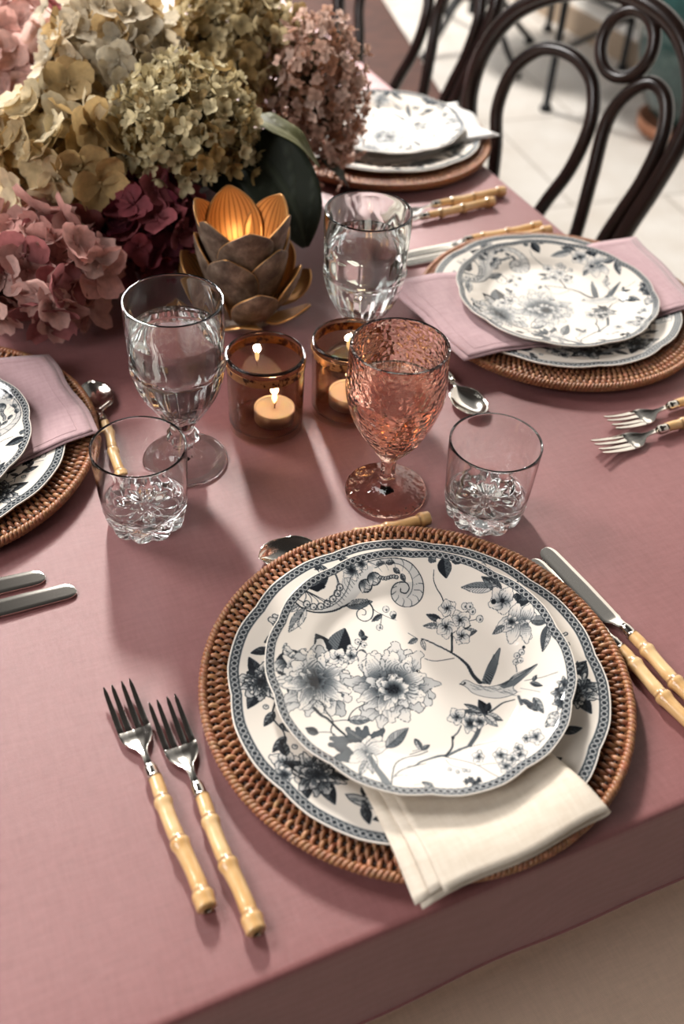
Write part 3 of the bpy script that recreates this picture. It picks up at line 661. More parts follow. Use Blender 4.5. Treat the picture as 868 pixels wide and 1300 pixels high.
# ------------------------------------------------------------------ plates
ringsL = np.concatenate([np.linspace(.01, .60, 24), np.linspace(.62, .93, 90), np.linspace(.9335, 1., 22)])
V, F, A = low_plate(ringsL, 1400)
ZL = .0085
def tagplate(o, label, g): return tag(o, label, 'plate', g)
dp = obj('dinner_plate', V, F, CHINA, None, True, A); dp.location = (.268, .3943, TZ+ZL); tagplate(dp, 'large scalloped dinner plate with dark floral rim, directly under the cream napkin', 'blue and white dinner plates')
ringsT = np.concatenate([np.linspace(.01, .55, 95), np.linspace(.555, .93, 75), np.linspace(.9335, 1., 24)])
V, F, A = top_plate(ringsT, 1400, 's')
ZT = ZL+.0123
sp = obj('salad_plate', V, F, CHINA, None, True, A); sp.location = (*TOPC, TZ+ZT); tagplate(sp, 'blue and white plate with peonies and a bird, on the cream napkin in front', 'blue and white salad plates')
def cp(o, loc, rz, label):
    c = o.copy(); C.objects.link(c); c.location = (loc[0], loc[1], TZ+loc[2]); c.rotation_euler = (0, 0, rz); c['label'] = label; return c
ZT2 = ZL+.0069
cp(dp, (.664, .8195, ZL), 2.2, 'large floral dinner plate under the mauve napkin of the right setting')
cp(sp, (.660, .8155, ZT2), .35, 'small floral bird plate on a mauve napkin, in front of the bentwood chair')
cp(dp, (.676, 1.300, ZL), 4., 'large floral dinner plate of the farthest setting, under the white napkin')
cp(sp, (.6805, 1.305, ZT2), 1.1, 'small floral plate glinting on the white napkin, beside the pinkish brown hydrangea')
cp(dp, (-.0436, .807, ZL), 1.1, 'large floral dinner plate cut off by the left edge of the photo')
cp(sp, (-.0493, .804, ZT2), -1.3, 'small floral plate on the left mauve napkin, cut off by the photo edge')

# ------------------------------------------------------------------ napkins
def nap_h(x, y, c, edge_drop, base=.0006):
    """height of cloth lying in a plate of centre c: well, over the rim, then sinking outside"""
    r = np.hypot(x-c[0], y-c[1])/LOWR
    z = ZL+np.interp(r, [0, .66, .76, .98, 1.04, 1.25, 1.5], [.0044, .0046, .0100, .0147, .0146, .0146-edge_drop*.6, .0146-edge_drop])
    return z+base
def flat_napkin(name, corners, c, m, label, cat='napkin', drop=.004, th=.0017, layers=2, nu=46, nv=34, wig=.0008, seed=1):
    g = np.random.default_rng(seed); P = [np.array(p) for p in corners]   # u along 0->1, v along 0->3
    u = np.linspace(0, 1, nu); v = np.linspace(0, 1, nv); U, W = np.meshgrid(u, v, indexing='ij')
    XY = (P[0]*((1-U)*(1-W))[..., None]+P[1]*(U*(1-W))[..., None]+P[2]*(U*W)[..., None]+P[3]*((1-U)*W)[..., None])
    ctr = np.mean(P, 0); edge = np.minimum(np.minimum(U, 1-U), np.minimum(W, 1-W))
    wob = wig*(np.sin(U*9+seed)+np.sin(W*7+U*4))
    XY[..., 1] += wob*2*np.sign(.5-edge); XY[..., 0] += wig*2.*np.sin(W*11+seed)*(1-np.minimum(edge*8, 1))
    Z0 = nap_h(XY[..., 0], XY[..., 1], c, drop); r = np.hypot(XY[..., 0]-c[0], XY[..., 1]-c[1])
    Z0 = Z0+sstep(.12, .2, r)*(.0012+.0012*np.sin(U*8+W*5+seed))
    root = thing(name, label, cat, (ctr[0], ctr[1], TZ), 0, 'folded linen napkins')
    o3 = np.array([ctr[0], ctr[1], 0])
    for L in range(layers):
        t_ = th/layers; ins = .004*L
        S = 1-ins*2/np.array([np.linalg.norm(P[1]-P[0]), np.linalg.norm(P[3]-P[0])]).min()
        xy = ctr+(XY-ctr)*S
        zb = Z0+t_*L*(1+.25*sstep(.12, .2, r)); rnd = t_*.85
        top = np.concatenate([xy, (zb+rnd)[..., None]], -1).reshape(-1, 3); bot = np.concatenate([xy, zb[..., None]], -1).reshape(-1, 3)
        V = np.concatenate([top, bot])-o3; n = nu*nv; F = [tuple(q) for q in gridf(nu, nv)]; F += [tuple(i+n for i in reversed(q)) for q in gridf(nu, nv)]
        ring = [i*nv for i in range(nu)]+[(nu-1)*nv+j for j in range(1, nv)]+[i*nv+nv-1 for i in range(nu-2, -1, -1)]+[j for j in range(nv-2, 0, -1)]
        for a, b_ in zip(ring, ring[1:]+ring[:1]): F.append((b_, a, a+n, b_+n))
        obj(('lower_fold', 'upper_fold')[L] if layers > 1 else 'fold', V, F, m, root)
        if L == layers-1:   # stitched hem line
            for s0 in (.012,):
                a = []; 
                hx = s0/np.linalg.norm(P[1]-P[0]); hy = s0/np.linalg.norm(P[3]-P[0])
                iu = lambda f: int(round(f*(nu-1))); k0, k1, j0, j1 = max(1, iu(hx)), nu-1-max(1, iu(hx)), max(1, int(round(hy*(nv-1)))), nv-1-max(1, int(round(hy*(nv-1))))
                T = top.reshape(nu, nv, 3)-o3
                path = [T[i, j0] for i in range(k0, k1)]+[T[k1, j] for j in range(j0, j1)]+[T[i, j1] for i in range(k1, k0, -1)]+[T[k0, j] for j in range(j1, j0, -1)]
                V, F = tube(np.array(path), .00035, 5, True); obj('hem_stitch', V, F, m, root)
    return root
flat_napkin('folded_napkin', [(.497, .738), (.812, .742), (.835, .905), (.490, .905)], (.664, .8195), NAPPINK, 'mauve linen napkin folded under the small plate of the right setting', drop=.004, seed=2)
flat_napkin('folded_napkin', [(-.20, .705), (.120, .757), (.103, .899), (-.20, .965)], (-.0436, .807), NAPPINK, 'mauve linen napkin at the left photo edge beside the bamboo spoon', drop=.003, seed=5)
flat_napkin('folded_napkin', [(.60, 1.205), (.818, 1.225), (.822, 1.355), (.60, 1.36)], (.672, 1.298), NAPWHITE, 'white napkin poking out under the farthest small plate', drop=-.004, th=.003, wig=.0025, seed=8)
# the cream napkin in front: long folds that loop round on the right, hanging over plate and charger
def cream_napkin():
    ctr = np.array([.262, .30]); root = thing('folded_napkin', 'cream linen napkin with looped folds hanging over the front of the plates', 'napkin', (*ctr, TZ), 0, 'folded linen napkins')
    nv = 40; v = np.linspace(0, 1, nv)
    lf = np.array([.188, .2325]); rf = np.array([.334, .2395]); lb = np.array([.2, .44]); rb = np.array([.295, .44])
    lo = np.array([[.0, .0], [.03, 0], [.07, 0], [.11, 0], [.135, 0], [.1405, .0003], [.1440, .0018], [.1452, .0042], [.1440, .0066], [.1405, .0080], [.134, .0080], [.11, .0072], [.08, .0062], [.05, .0056], [.03, .0053], [.016, .0051]])
    inn = np.array([[-.0035, .0014], [.03, .0014], [.07, .0016], [.105, .0021], [.122, .0030], [.1255, .0042], [.122, .0051], [.105, .0048], [.07, .0042], [.04, .0038], [.0075, .0036]])
    def sheet(pr, nm, th, front):
        pr = catmull(pr, 3); W = .146; V = []
        for i, (pu, ph) in enumerate(pr):
            u_ = pu/W
            A_ = lf+(rf-lf)*u_; B_ = lb+(rb-lb)*u_
            vv = v*(1-.0)+0*v
            xy = A_[None]*(1-vv[:, None])+B_[None]*vv[:, None]
            xy = xy+np.array([0, 1.])*((1-vv)*(front+.0016*math.sin(pu*60)+.05*(ph-.004)))[:, None]
            sc_ = .40+.60*sstep(.85, .15, vv) if False else (.40+.60*(1-sstep(.08, .55, vv)))
            z0 = nap_h(xy[:, 0], xy[:, 1], (.268, .3943), .006, .0009)
            z = z0+ph*sc_
            V.append(np.stack([xy[:, 0], xy[:, 1], z], -1))
        V = np.array(V).reshape(-1, 3)-np.array([*ctr, 0]); F = gridf(len(pr), nv)
        return obj(nm, V, F, NAPCREAM, root, True, mods=[('SOLIDIFY', dict(thickness=th, offset=0.))])
    sheet(lo, 'outer_fold', .0011, 0.); sheet(inn, 'inner_fold', .0010, .004)
    return root
cream_napkin()

# ------------------------------------------------------------------ cutlery (axis along +y, handle end at y=0)
def handle_parts(root, L, seed=0, r=.0052):
    g = np.random.default_rng(seed); n = 60; y = np.linspace(0, L, n)
    nodes = [.10*L, .48*L, .80*L] if seed % 2 == 0 else [.12*L, .50*L, .83*L]
    rad = np.full(n, r)*(1+.22*np.exp(-((y)/(.10*L))**2)-.10*sstep(.5*L, L, y)); nd = np.zeros(n)
    for q in nodes:
        rad += .0011*np.exp(-((y-q)/.0032)**2)-.0006*np.exp(-((y-q-.0052)/.002)**2)-.0003*np.exp(-((y-q)/.016)**2)*0
        nd = np.maximum(nd, np.exp(-((y-q-.0030)/.0012)**2)*.9)
        rad += .0006*np.exp(-(np.abs(y-q)/.012)**2)
    rad[0] *= .82; nd[0] = .5
    y = np.concatenate([[0.0], y]); rad = np.concatenate([[rad[0]*.55], rad]); nd = np.concatenate([[.55], nd]); y[1] = .0007
    P = np.stack([.0009*np.sin(y*70+seed), y, .0072+0*y], -1); m = 14
    V, F = tube(P, rad, m); obj('bamboo_handle', V, F, BAMBOO, root, True, {'node': np.repeat(nd, m)})
    yy = np.linspace(L-.001, L+.011, 6); V, F = tube(np.stack([0*yy, yy, .0072+0*yy], -1), [.0046, .0050, .0050, .0050, .0049, .0034], 14); obj('ferrule', V, F, STEEL, root)
def strip_mesh(rows):
    """rows: list of (y, z, [x...]) sections with the same number of x"""
    V = []; k = len(rows[0][2])
    for y, z, xs in rows:
        for i, x in enumerate(xs): V.append((x, y, z if np.isscalar(z) else z[i]))
    return np.array(V), gridf(len(rows), k)
def make_fork(label, L=.105):
    t = thing('bamboo_fork', label, 'fork', (0, 0, 0), 0, 'bamboo handled forks'); handle_parts(t, L, 0)
    y0 = L+.010; neck = [(y0, .0072, .0030), (y0+.006, .0070, .0024), (y0+.012, .0063, .0024), (y0+.017, .0054, .0038), (y0+.021, .0047, .0075), (y0+.026, .0040, .0108), (y0+.031, .0037, .0119), (y0+.036, .0039, .0119)]
    rows = []
    for y, z, w in neck:
        xs = np.array([-1, -.8, -.62, -.53, -.38, -.12, -.03, .03+0, .12, .38, .53, .62, .8, 1])*w; bow = -.0012*(1-(np.linspace(-1, 1, 14))**2)*min(1, w/.0119)
        rows.append((y, z+bow, xs))
    V, F = strip_mesh(rows); parts = [(V, F)]
    for a, b_ in ((-1., -.62), (-.50, -.12), (.12, .50), (.62, 1.)):
        tr = []
        for s_ in np.linspace(0, 1, 9):
            y = y0+.036+.040*s_; w = .0119; c = (a+b_)/2*w; h = (b_-a)/2*w*(1-.45*s_**1.5)*(.35 if s_ == 1 else 1)
            z = .0037+.0002+.0062*s_**1.7-.0012*(1-((a+b_)/2)**2)*(1-s_)
            c *= 1+.02*s_
            tr.append((y, z, [c-h, c, c+h]))
        parts.append(strip_mesh(tr))
    V, F, A = join(parts)
    obj('head', V, F, STEEL, t, True, mods=[('WELD', dict(merge_threshold=.0002)), ('SOLIDIFY', dict(thickness=.0014, offset=0.)), ('BEVEL', dict(width=.0004, segments=2, limit_method='ANGLE'))])
    return t
def make_knife(label, L=.105):
    t = thing('bamboo_knife', label, 'knife', (0, 0, 0), 0, 'bamboo handled knives'); handle_parts(t, L, 1)
    y0 = L+.010; rows = []
    for s_ in np.concatenate([np.linspace(0, .9, 26), np.linspace(.91, 1, 14)]):
        y = y0+.105*s_
        hi = np.interp(s_, [0, .07, .10, .5, .9, 1.], [.0042, .0050, .0070, .0082, .0080, .0080]); lo = np.interp(s_, [0, .07, .105, .14, .6, 1.], [-.0042, -.0050, -.0085, -.0104, -.0104, -.0090])
        if s_ > .9:
            q = (s_-.9)/.1; k = math.sqrt(max(0, 1-q*q)); mid = .0015; hi = mid+(hi-mid)*k; lo = mid+(lo-mid)*k
        z = np.interp(s_, [0, .12, 1], [.0072, .0034, .0018])
        rows.append((y, z, np.linspace(lo, hi, 5)))
    V, F = strip_mesh(rows); obj('blade', V, F, STEEL, t, True, mods=[('SOLIDIFY', dict(thickness=.0016, offset=0.)), ('BEVEL', dict(width=.0003, segments=2, limit_method='ANGLE'))])
    return t
def make_spoon(label, L=.088):
    t = thing('bamboo_spoon', label, 'spoon', (0, 0, 0), 0, 'bamboo handled spoons'); handle_parts(t, L, 2, .0048)
    y0 = L+.010; rows = []
    for y, z, w in [(y0, .0072, .0028), (y0+.005, .0072, .0022), (y0+.010, .0070, .0024)]: rows.append((y, np.full(9, z), np.linspace(-w, w, 9)))
    bl = .051
    for s_ in np.linspace(.03, 1, 18):
        y = y0+.011+bl*s_; w = .0178*math.sqrt(max(1e-5, 1-(2*s_**.93-1)**2)); x = np.linspace(-w, w, 9)
        e = 1-((2*s_-1)**2*.9+(np.linspace(-1, 1, 9)**2)*.9)/1.0; z = .0074+.0004*s_-.0064*np.clip(e, 0, 1)**.8
        rows.append((y, z, x))
    V, F = strip_mesh(rows); obj('bowl', V, F, STEEL, t, True, mods=[('SOLIDIFY', dict(thickness=.0011, offset=1.)), ('SUBSURF', dict(levels=1, render_levels=1))])
    return t
def put(o, tip, end): # end: pixel-traced end of handle, heading to tip
    a = math.atan2(tip[1]-end[1], tip[0]-end[0])-PI/2; o.location = (end[0], end[1], TZ); o.rotation_euler = (0, 0, a); return o
fk = put(make_fork('outer dinner fork left of the front charger, the left one of the pair'), (.060, .474), (.0668, .289))
KN = make_knife('table knife right of the front charger, its whole blade showing'); put(KN, (.442, .497), (.462, .27))
SPN = make_spoon('dessert spoon lying behind the front charger, mostly hidden by its rim'); put(SPN, (.2095, .5655), (.3645, .5555))
def again(o, tip, end, label): c = copy_tree(o); put(c, tip, end); c['label'] = label; return c
again(fk, (.087, .447), (.0900, .263), 'dinner fork right beside the front charger, the lower one of the pair')
again(KN, (.425, .486), (.4445, .262), 'table knife against the front charger, tip just showing past the rim')
again(fk, (.5665, .583), (.752, .588), 'fork with dark reflecting tines at the right photo edge, nearer of that pair')
again(fk, (.602, .6105), (.786, .618), 'fork at the right photo edge, farther of the pair near the right charger')
again(KN, (.540, .990), (.756, .9915), 'table knife with its blade pointing at the far goblet, behind the right setting')
again(KN, (.545, .9735), (.762, .977), 'knife behind the right charger with only its handle end showing')
again(fk, (.556, 1.060), (.732, 1.072), 'bamboo fork in front of the farthest charger, nearer of that pair')
again(fk, (.585, 1.086), (.762, 1.094), 'bamboo fork tucked closest to the farthest charger')
again(SPN, (.134, .860), (.1235, .703), 'bamboo spoon seen through the left tumbler, its bowl reflecting')
again(KN, (.058, .591), (-.165, .592), 'knife with bright rounded tip below the left charger')
again(KN, (.038, .615), (-.185, .622), 'knife at the left photo edge, closer to the left charger')
again(SPN, (.4825, .674), (.482, .83), 'spoon behind the rose goblet, only a silver glint of its bowl showing')

# ------------------------------------------------------------------ glasses
def goblet_profile(H, R, rf, stem, knob):
    out = [(.004, .0), (rf*.75, .0), (rf*.97, .0003), (rf, .0018), (rf*.985, .0032), (rf*.75, .0052), (rf*.42, .0075), (.0095, .0115), (.0080, .017), (.0082, .0215)]
    if knob: out += [(.0112, .0245), (.0140, .0285), (.0142, .0325), (.0118, .0360), (.0088, .0385), (.0100, .0425)]
    return out
def make_goblet(label, loc, H=.175, R=.0423, rf=.0393):
    t = thing('glass_goblet', label, 'goblet', (*loc, TZ), .3, 'clear pressed glass goblets')
    lowp = goblet_profile(H, R, rf, 0, True)+[(.0125, .0460), (.0178, .0545), (.0255, .0670), (.0330, .0810), (.0384, .0960), (.0412, .1080), (.0424, .1120), (.0416, .1170), (.0421, .1350), (R+.0003, .1560), (R, H-.0015), (R-.0004, H-.0003)]
    inn = [(R-.0016, H-.0002), (R-.0022, H-.0016), (R-.0024, .1540), (.0392, .1350), (.0380, .1150), (.0345, .0960), (.0291, .0810), (.0213, .0680), (.0140, .0585), (.0070, .0540), (.002, .0530)]
    P = np.concatenate([catmull(lowp, 4), catmull(inn, 4)]); nf = 10; no = len(catmull(lowp, 4))
    def mod(Rr, Z, a, i):
        f = np.abs(np.cos(nf*a/2)); ou = (i < no)
        w1 = sstep(.045, .062, Z)*(1-sstep(.108, .1125, Z)); w2 = sstep(.113, .117, Z)*(1-sstep(.135, .162, Z))
        ws = sstep(.0075, .012, Z)*(1-sstep(.022, .026, Z))+sstep(.024, .028, Z)*(1-sstep(.034, .037, Z))*.8
        return Rr-ou*((1-f**.8*1.0)*0+(f-.4)*.0022*w1+(np.abs(np.sin(nf*a/2))-.4)*.0012*w2*0+(f-.4)*.0013*w2+(f-.5)*.0012*ws), Z
    V, F = lathe(P, 120, mod); obj('glass', V, F, GLASSG, t)
    return t
def water_fill(prof, label, loc, z):
    prof = [(r+.0004*min(1, r/.004), zz-(.0003 if k < len(prof)-2 else 0)) for k, (r, zz) in enumerate(prof)]
    V, F = lathe(prof, 64); o = obj('water', V, F, WATER); o.location = (*loc, TZ); tag(o, label, 'water', None); return o
gob = make_goblet('clear footed goblet of water behind the left tumbler', (.188, .7172))
dup(gob, (.4094, .8061, TZ), .1, 'clear goblet at the back, between the lotus candle holder and the right plate')
wp = [(.002, .0533), (.0067, .0543), (.0137, .0588), (.0210, .0683), (.0288, .0813), (.0342, .0963), (.0377, .1153), (.0389, .1350), (.0394, .1440), (.0390, .1446)]
water_fill(wp, 'still water filling the clear goblet behind the left tumbler', (.188, .7172), 0); water_fill(wp, 'still water filling the clear goblet at the back', (.4094, .8061), 0)
def make_rose_goblet(loc, H=.162, R=.0414, rf=.0378):
    t = thing('glass_goblet', 'rose pink hammered glass goblet with a faceted stem, in the middle', 'goblet', (*loc, TZ), .25)
    out = [(.004, .0), (rf*.75, .0), (rf*.97, .0004), (rf, .0025), (rf*.97, .0042), (rf*.75, .0058), (.0185, .0085), (.0140, .0135), (.0085, .0165), (.0074, .024), (.0074, .038), (.0086, .0425), (.0122, .0475), (.0192, .0560), (.0264, .0670), (.0332, .0820), (.0390, .0980), (.0424, .1130), (.0430, .1260), (.0420, .1440), (R, H-.0016), (R-.0005, H-.0003)]
    inn = [(R-.0018, H-.0002), (R-.0026, H-.0018), (.0392, .1440), (.0398, .1250), (.0388, .1130), (.0348, .0980), (.0288, .0820), (.0216, .0680), (.0142, .0575), (.0070, .0530), (.002, .0520)]
    Po = catmull(out, 4); P = np.concatenate([Po, catmull(inn, 4)]); no = len(Po)
    def mod(Rr, Z, a, i):
        ou = i < no; six = np.cos(PI/6)/np.cos((a+.2) % (PI/3)-PI/6); wst = sstep(.008, .012, Z)*(1-sstep(.041, .046, Z))
        Rr = np.where(ou, Rr*(1+(six-.955)*1.0*wst), Rr)
        ph = (a*5/(2*PI)) % 1.; arch = .118-.055*np.abs(ph-.5)**1.5*2.83; ins = sstep(-.0008, .0008, arch-Z)*sstep(.046, .058, Z)*sstep(.0, .03, .5-np.abs(ph-.5))
        return Rr-ou*ins*.0024, Z
    V, F = lathe(P, 160, mod); obj('glass', V, F, ROSEG, t)
    return t
make_rose_goblet((.3462, .6086))
water_fill([(.002, .0523), (.0067, .0533), (.0139, .0578), (.0213, .0683), (.0285, .0823), (.0345, .0983), (.0384, .1130), (.0389, .1195), (.0385, .1200)], 'still water in the rose pink goblet', (.3462, .6086), 0)
def make_tumbler(label, loc, H=.0831, R=.0403):
    t = thing('glass_tumbler', label, 'tumbler', (*loc, TZ), 0, 'clear heavy based tumblers')
    out = [(.003, .0035), (.012, .0034), (.022, .0022), (.029, .0004), (.0318, .0), (.0335, .0010), (.0352, .0070), (.0366, .0150), (.0372, .0185), (.0374, .0230), (.0384, .040), (R-.0004, H-.012), (R, H-.0012), (R-.0003, H-.0002)]
    inn = [(R-.0013, H-.0002), (R-.0018, H-.0012), (R-.0024, H-.012), (.0362, .040), (.0350, .0265), (.0325, .0222), (.026, .0200), (.015, .0190), (.002, .0188)]
    Po = catmull(out, 4); P = np.concatenate([Po, catmull(inn, 3)]); no = len(Po); nf = 10
    def mod(Rr, Z, a, i):
        ou = i < no; f = np.abs(np.sin(nf*a/2)); w = (1-sstep(.012, .021, Z))
        bot = (i < 14)
        Z = np.where(ou & bot, Z+(1-f)*.0065*sstep(.004, .016, Rr)*(1-.0*Z), Z)
        g = np.where(ou, -(1-f)*.0034*w*sstep(.02, .03, Rr), 0.)
        Z = np.where((~ou) & (Z < .0215), Z+.0016*np.cos(nf*a)*sstep(.004, .012, Rr)*(1-sstep(.02, .03, Rr)), Z)
        return Rr+g, np.maximum(Z, 0)
    V, F = lathe(P, 140, mod); obj('glass', V, F, GLASS, t)
    return t
tum = make_tumbler('clear tumbler with star cut base, right of the rose goblet', (.4172, .5516))
dup(tum, (.1323, .6545, TZ), .2, 'clear tumbler with star cut base, in front of the bamboo spoon on the left')
dup(tum, (.100, 1.290, TZ), .5, 'clear tumbler glinting at the left photo edge, behind the mauve hydrangea')

# ------------------------------------------------------------------ candles
def make_tealight(label, loc, h=.014, r=.0200):
    t = thing('tealight_candle', label, 'candle', loc, 0, 'lit tealights')
    V, F = lathe([(.001, 0), (r, 0), (r, h), (r-.0004, h), (r-.0006, .001), (.001, .0009)], 40); obj('metal_cup', V, F, ALU, t)
    V, F = lathe([(.001, .0012), (r-.0009, .0012), (r-.0009, h-.0012), (r-.003, h-.0016), (.001, h-.0022)], 40); obj('wax', V, F, WAX, t)
    V, F = tube([(0, 0, h-.003), (.0003, 0, h+.002), (.0012, 0, h+.0055)], .0006, 6); obj('wick', V, F, WICK, t)
    V, F = lathe([(.0004, h+.0045), (.0021, h+.008), (.0027, h+.0115), (.0020, h+.017), (.0009, h+.022), (.0001, h+.0265)], 16); obj('flame', V, F, FLAME, t)
    return t
def make_votive(label, loc):
    t = thing('votive_holder', label, 'candle holder', (*loc, TZ), 0, 'smoky amber votive glasses')
    R, H = .0377, .083
    prof = catmull([(.003, 0), (.030, 0), (.0352, .0015), (.0362, .006), (.0368, .04), (.0374, .072), (R, H-.001), (R-.0008, H), (R-.0020, H), (R-.0026, H-.001), (.0346, .04), (.0338, .012), (.031, .0078), (.02, .0068), (.003, .0068)], 4)
    V, F = lathe(prof, 72); obj('glass', V, F, AMBER, t)
    V, F = lathe(catmull([(.0374, .0700), (.03755, .0712), (.0380, .0770), (.0381, .0785)], 3), 96, None, False, False); obj('etched_band', V, F, BAND, t, mods=[('SOLIDIFY', dict(thickness=.0003, offset=1.))])
    return t
vt = make_votive('smoky amber votive glass with a bright candle, left of the rose goblet', (.279, .7425))
dup(vt, (.364, .736, TZ), 1.3, 'smoky amber votive glass partly hidden behind the rose goblet')
tl = make_tealight('lit tealight inside the left amber votive glass', (.287, .740, TZ+.0075))
dup(tl, (.366, .738, TZ+.0075), 1., 'lit tealight inside the amber votive behind the rose goblet')

# lotus holder
LC = np.array([.327, .938])
lt = thing('lotus_candle_holder', 'bronze lotus shaped candle holder with gilded inner petals, by the flowers', 'candle holder', (*LC, TZ))
V, F = lathe(catmull([(.003, 0), (.030, 0), (.034, .003), (.030, .012), (.026, .03), (.027, .042), (.0265, .0435), (.022, .0438), (.003, .0438)], 3), 40); obj('base_cup', V, F, LOTUS, lt)
lt.scale = (1.09, 1.09, 1.09)
def lotus_petal(L, W, tilt0, tilt1, r0_, z0, cup):
    nu, nv = 15, 11; V = []; ac = []; s_ = np.linspace(0, 1, nu); p = np.array([r0_, z0]); ang = tilt0; ds = L/(nu-1)
    for i, t_ in enumerate(s_):
        w = W/2*(.34+.66*math.sin(PI*min(1, t_*.62+.10)**1.0)) if t_ < .62 else None
        w = W/2*np.interp(t_, [0, .15, .35, .55, .72, .86, .95, 1.], [.50, .72, .92, 1., .90, .62, .30, .05])
        ang = tilt0+(tilt1-tilt0)*t_**1.6
        for x in np.linspace(-1, 1, nv):
            ph = x*w/max(.02, cup); rad = max(.02, cup)
            off = rad*(1-math.cos(ph)); lat = rad*math.sin(ph)
            V.append((p[0]-off*math.sin(ang), lat, p[1]-off*math.cos(ang)*-.2)); ac.append(x)
        p = p+ds*np.array([math.cos(ang), math.sin(ang)])
    return np.array(V), gridf(nu, nv), {'across': np.array(ac)}
def tier(n, L, W, t0, t1, r0_, z0, cup, a0, th=.0026):
    V, F, A = lotus_petal(L, W, t0, t1, r0_, z0, cup)
    p0 = None
    for i in range(n):
        a = a0+2*PI*i/n
        if p0 is None:
            p0 = obj('petal', V, F, [LOTGOLD, LOTUS], lt, True, A, mods=[('SOLIDIFY', dict(thickness=th, offset=1., material_offset=1)), ('SUBSURF', dict(levels=1, render_levels=2))]); c = p0
        else: c = p0.copy(); C.objects.link(c); c.parent = lt
        c.rotation_euler = (RNG.normal()*.03, RNG.normal()*.04, a+RNG.normal()*.05)
tier(6, .086, .072, math.radians(70), math.radians(84), .0255, .037, .034, .35)
tier(6, .074, .064, math.radians(64), math.radians(92), .030, .022, .033, .90)
tier(6, .066, .056, math.radians(46), math.radians(88), .0325, .008, .033, .42)
tier(6, .056, .046, math.radians(14), math.radians(62), .033, .004, .034, .1)
dup(tl, (*LC, TZ+.0482), 0, 'lit tealight deep inside the bronze lotus holder')

# ------------------------------------------------------------------ flowers
def petal_grid(L, W, cupv, curl, g, nu=5, nv=4):
    V = []; 
    for i in range(nu):
        t = i/(nu-1); w = W/2*[.22, .78, 1., .86, .36][i] if nu == 5 else W/2*math.sin(PI*(t*.8+.1))
        for j in range(nv):
            x = (j/(nv-1)*2-1)
            V.append((L*t, x*w, L*(cupv*t*t-curl*t**3)+W*.22*x*x*cupv+.04*W*g.normal()*(t > .2)))
    return np.array(V)
def hydrangea(label, c, R, n, L, W, cols, seed, sq=(1, 1, 1), vase=(.30, 1.18), cup=.45, low=-.35, layers=((1., 1.), (.78, .8)), group='dried hydrangea heads'):
    g = np.random.default_rng(seed); c = np.array(c, float); root = thing('dried_hydrangea', label, 'flower', (c[0], c[1], TZ+c[2]), 0, group)
    parts = []; stalks = []; cols = np.array(cols, float); sq = np.array(sq)
    for fr, fn in layers:
        m = int(n*fn)
        for k in range(m):
            zz = 1-(k+.5)/m*(1-low); ph = k*2.39996+g.normal()*.15; rr = math.sqrt(max(0, 1-zz*zz))
            d = np.array([rr*math.cos(ph), rr*math.sin(ph), zz]); pos = d*R*sq*fr*(1+.10*g.normal()); nrm = d+.38*g.normal(size=3); nrm /= np.linalg.norm(nrm)
            t1 = np.cross(nrm, g.normal(size=3)); t1 /= np.linalg.norm(t1); t2 = np.cross(nrm, t1)
            tone = g.random(); base = cols[0]*(1-tone)+cols[1]*tone
            if len(cols) > 2 and g.random() < .22: base = cols[2]
            base = base*(.85+.3*g.random()); q = .8+.4*g.random()
            for a in range(4):
                aa = a*PI/2+.18*g.normal(); e1 = t1*math.cos(aa)+t2*math.sin(aa); e2 = np.cross(nrm, e1)
                P = petal_grid(L*q*(.85+.3*g.random()), W*q, cup*(.6+.8*g.random()), cup*.8*g.random(), g)
                Vv = pos+P[:, :1]*e1+P[:, 1:2]*e2+P[:, 2:]*nrm
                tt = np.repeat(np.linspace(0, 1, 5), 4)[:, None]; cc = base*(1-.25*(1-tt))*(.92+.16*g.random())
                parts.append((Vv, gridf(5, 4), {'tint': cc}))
            ce = pos+nrm*L*.06; s_ = L*.10
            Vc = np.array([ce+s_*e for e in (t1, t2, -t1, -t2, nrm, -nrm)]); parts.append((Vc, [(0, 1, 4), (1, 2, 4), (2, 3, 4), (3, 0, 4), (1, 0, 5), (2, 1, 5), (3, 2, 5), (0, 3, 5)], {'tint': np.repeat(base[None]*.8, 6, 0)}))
            if fr == 1. or k % 2 == 0: stalks.append(tube([pos*.15+np.array([0, 0, -R*.3]), pos*.6, pos], R*.008, 3, cap=False))
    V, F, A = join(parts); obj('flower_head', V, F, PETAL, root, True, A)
    v = np.array([vase[0], vase[1], .03])+np.array([.02*g.normal(), .02*g.normal(), 0])-c
    mid = np.array([0, 0, -R*.6]); stem = catmull([(0, 0, 0), mid*.7, (mid+v)/2+np.array([0, 0, .01]), v], 8)
    stalks.append(tube(stem, .0022, 6)); V, F, A = join(stalks); obj('stalks', V, F, STALK, root)
    return root
cream = [(.60, .50, .33), (.74, .68, .52), (.42, .30, .15)]
hydrangea('cream green hydrangea of small petals, centre of the bouquet', (.312, 1.080, .150), .072, 350, .0096, .0090, [(.53, .43, .23), (.78, .68, .43), (.34, .23, .09)], 1, cup=.75, layers=((1., 1.), (.74, .45)))
hydrangea('pinkish brown tall hydrangea beside the farthest place setting', (.517, 1.185, .125), .060, 430, .0080, .0072, [(.60, .36, .26), (.82, .61, .51), (.36, .17, .10)], 2, (1, 1, 1.65), cup=.45, layers=((1., 1.), (.8, .5)), low=-.85)
hydrangea('cream hydrangea with large pale petals at the left', (.178, 1.105, .125), .064, 58, .027, .029, [(.68, .51, .27), (.86, .75, .52), (.58, .40, .18)], 3, (1, 1, 1.15), low=-.7, layers=((1., 1.), (.72, .7)))
hydrangea('pale ivory hydrangea at the upper left, behind the cream green one', (.272, 1.215, .175), .078, 130, .021, .021, [(.70, .58, .40), (.84, .77, .62), (.58, .40, .19)], 4)
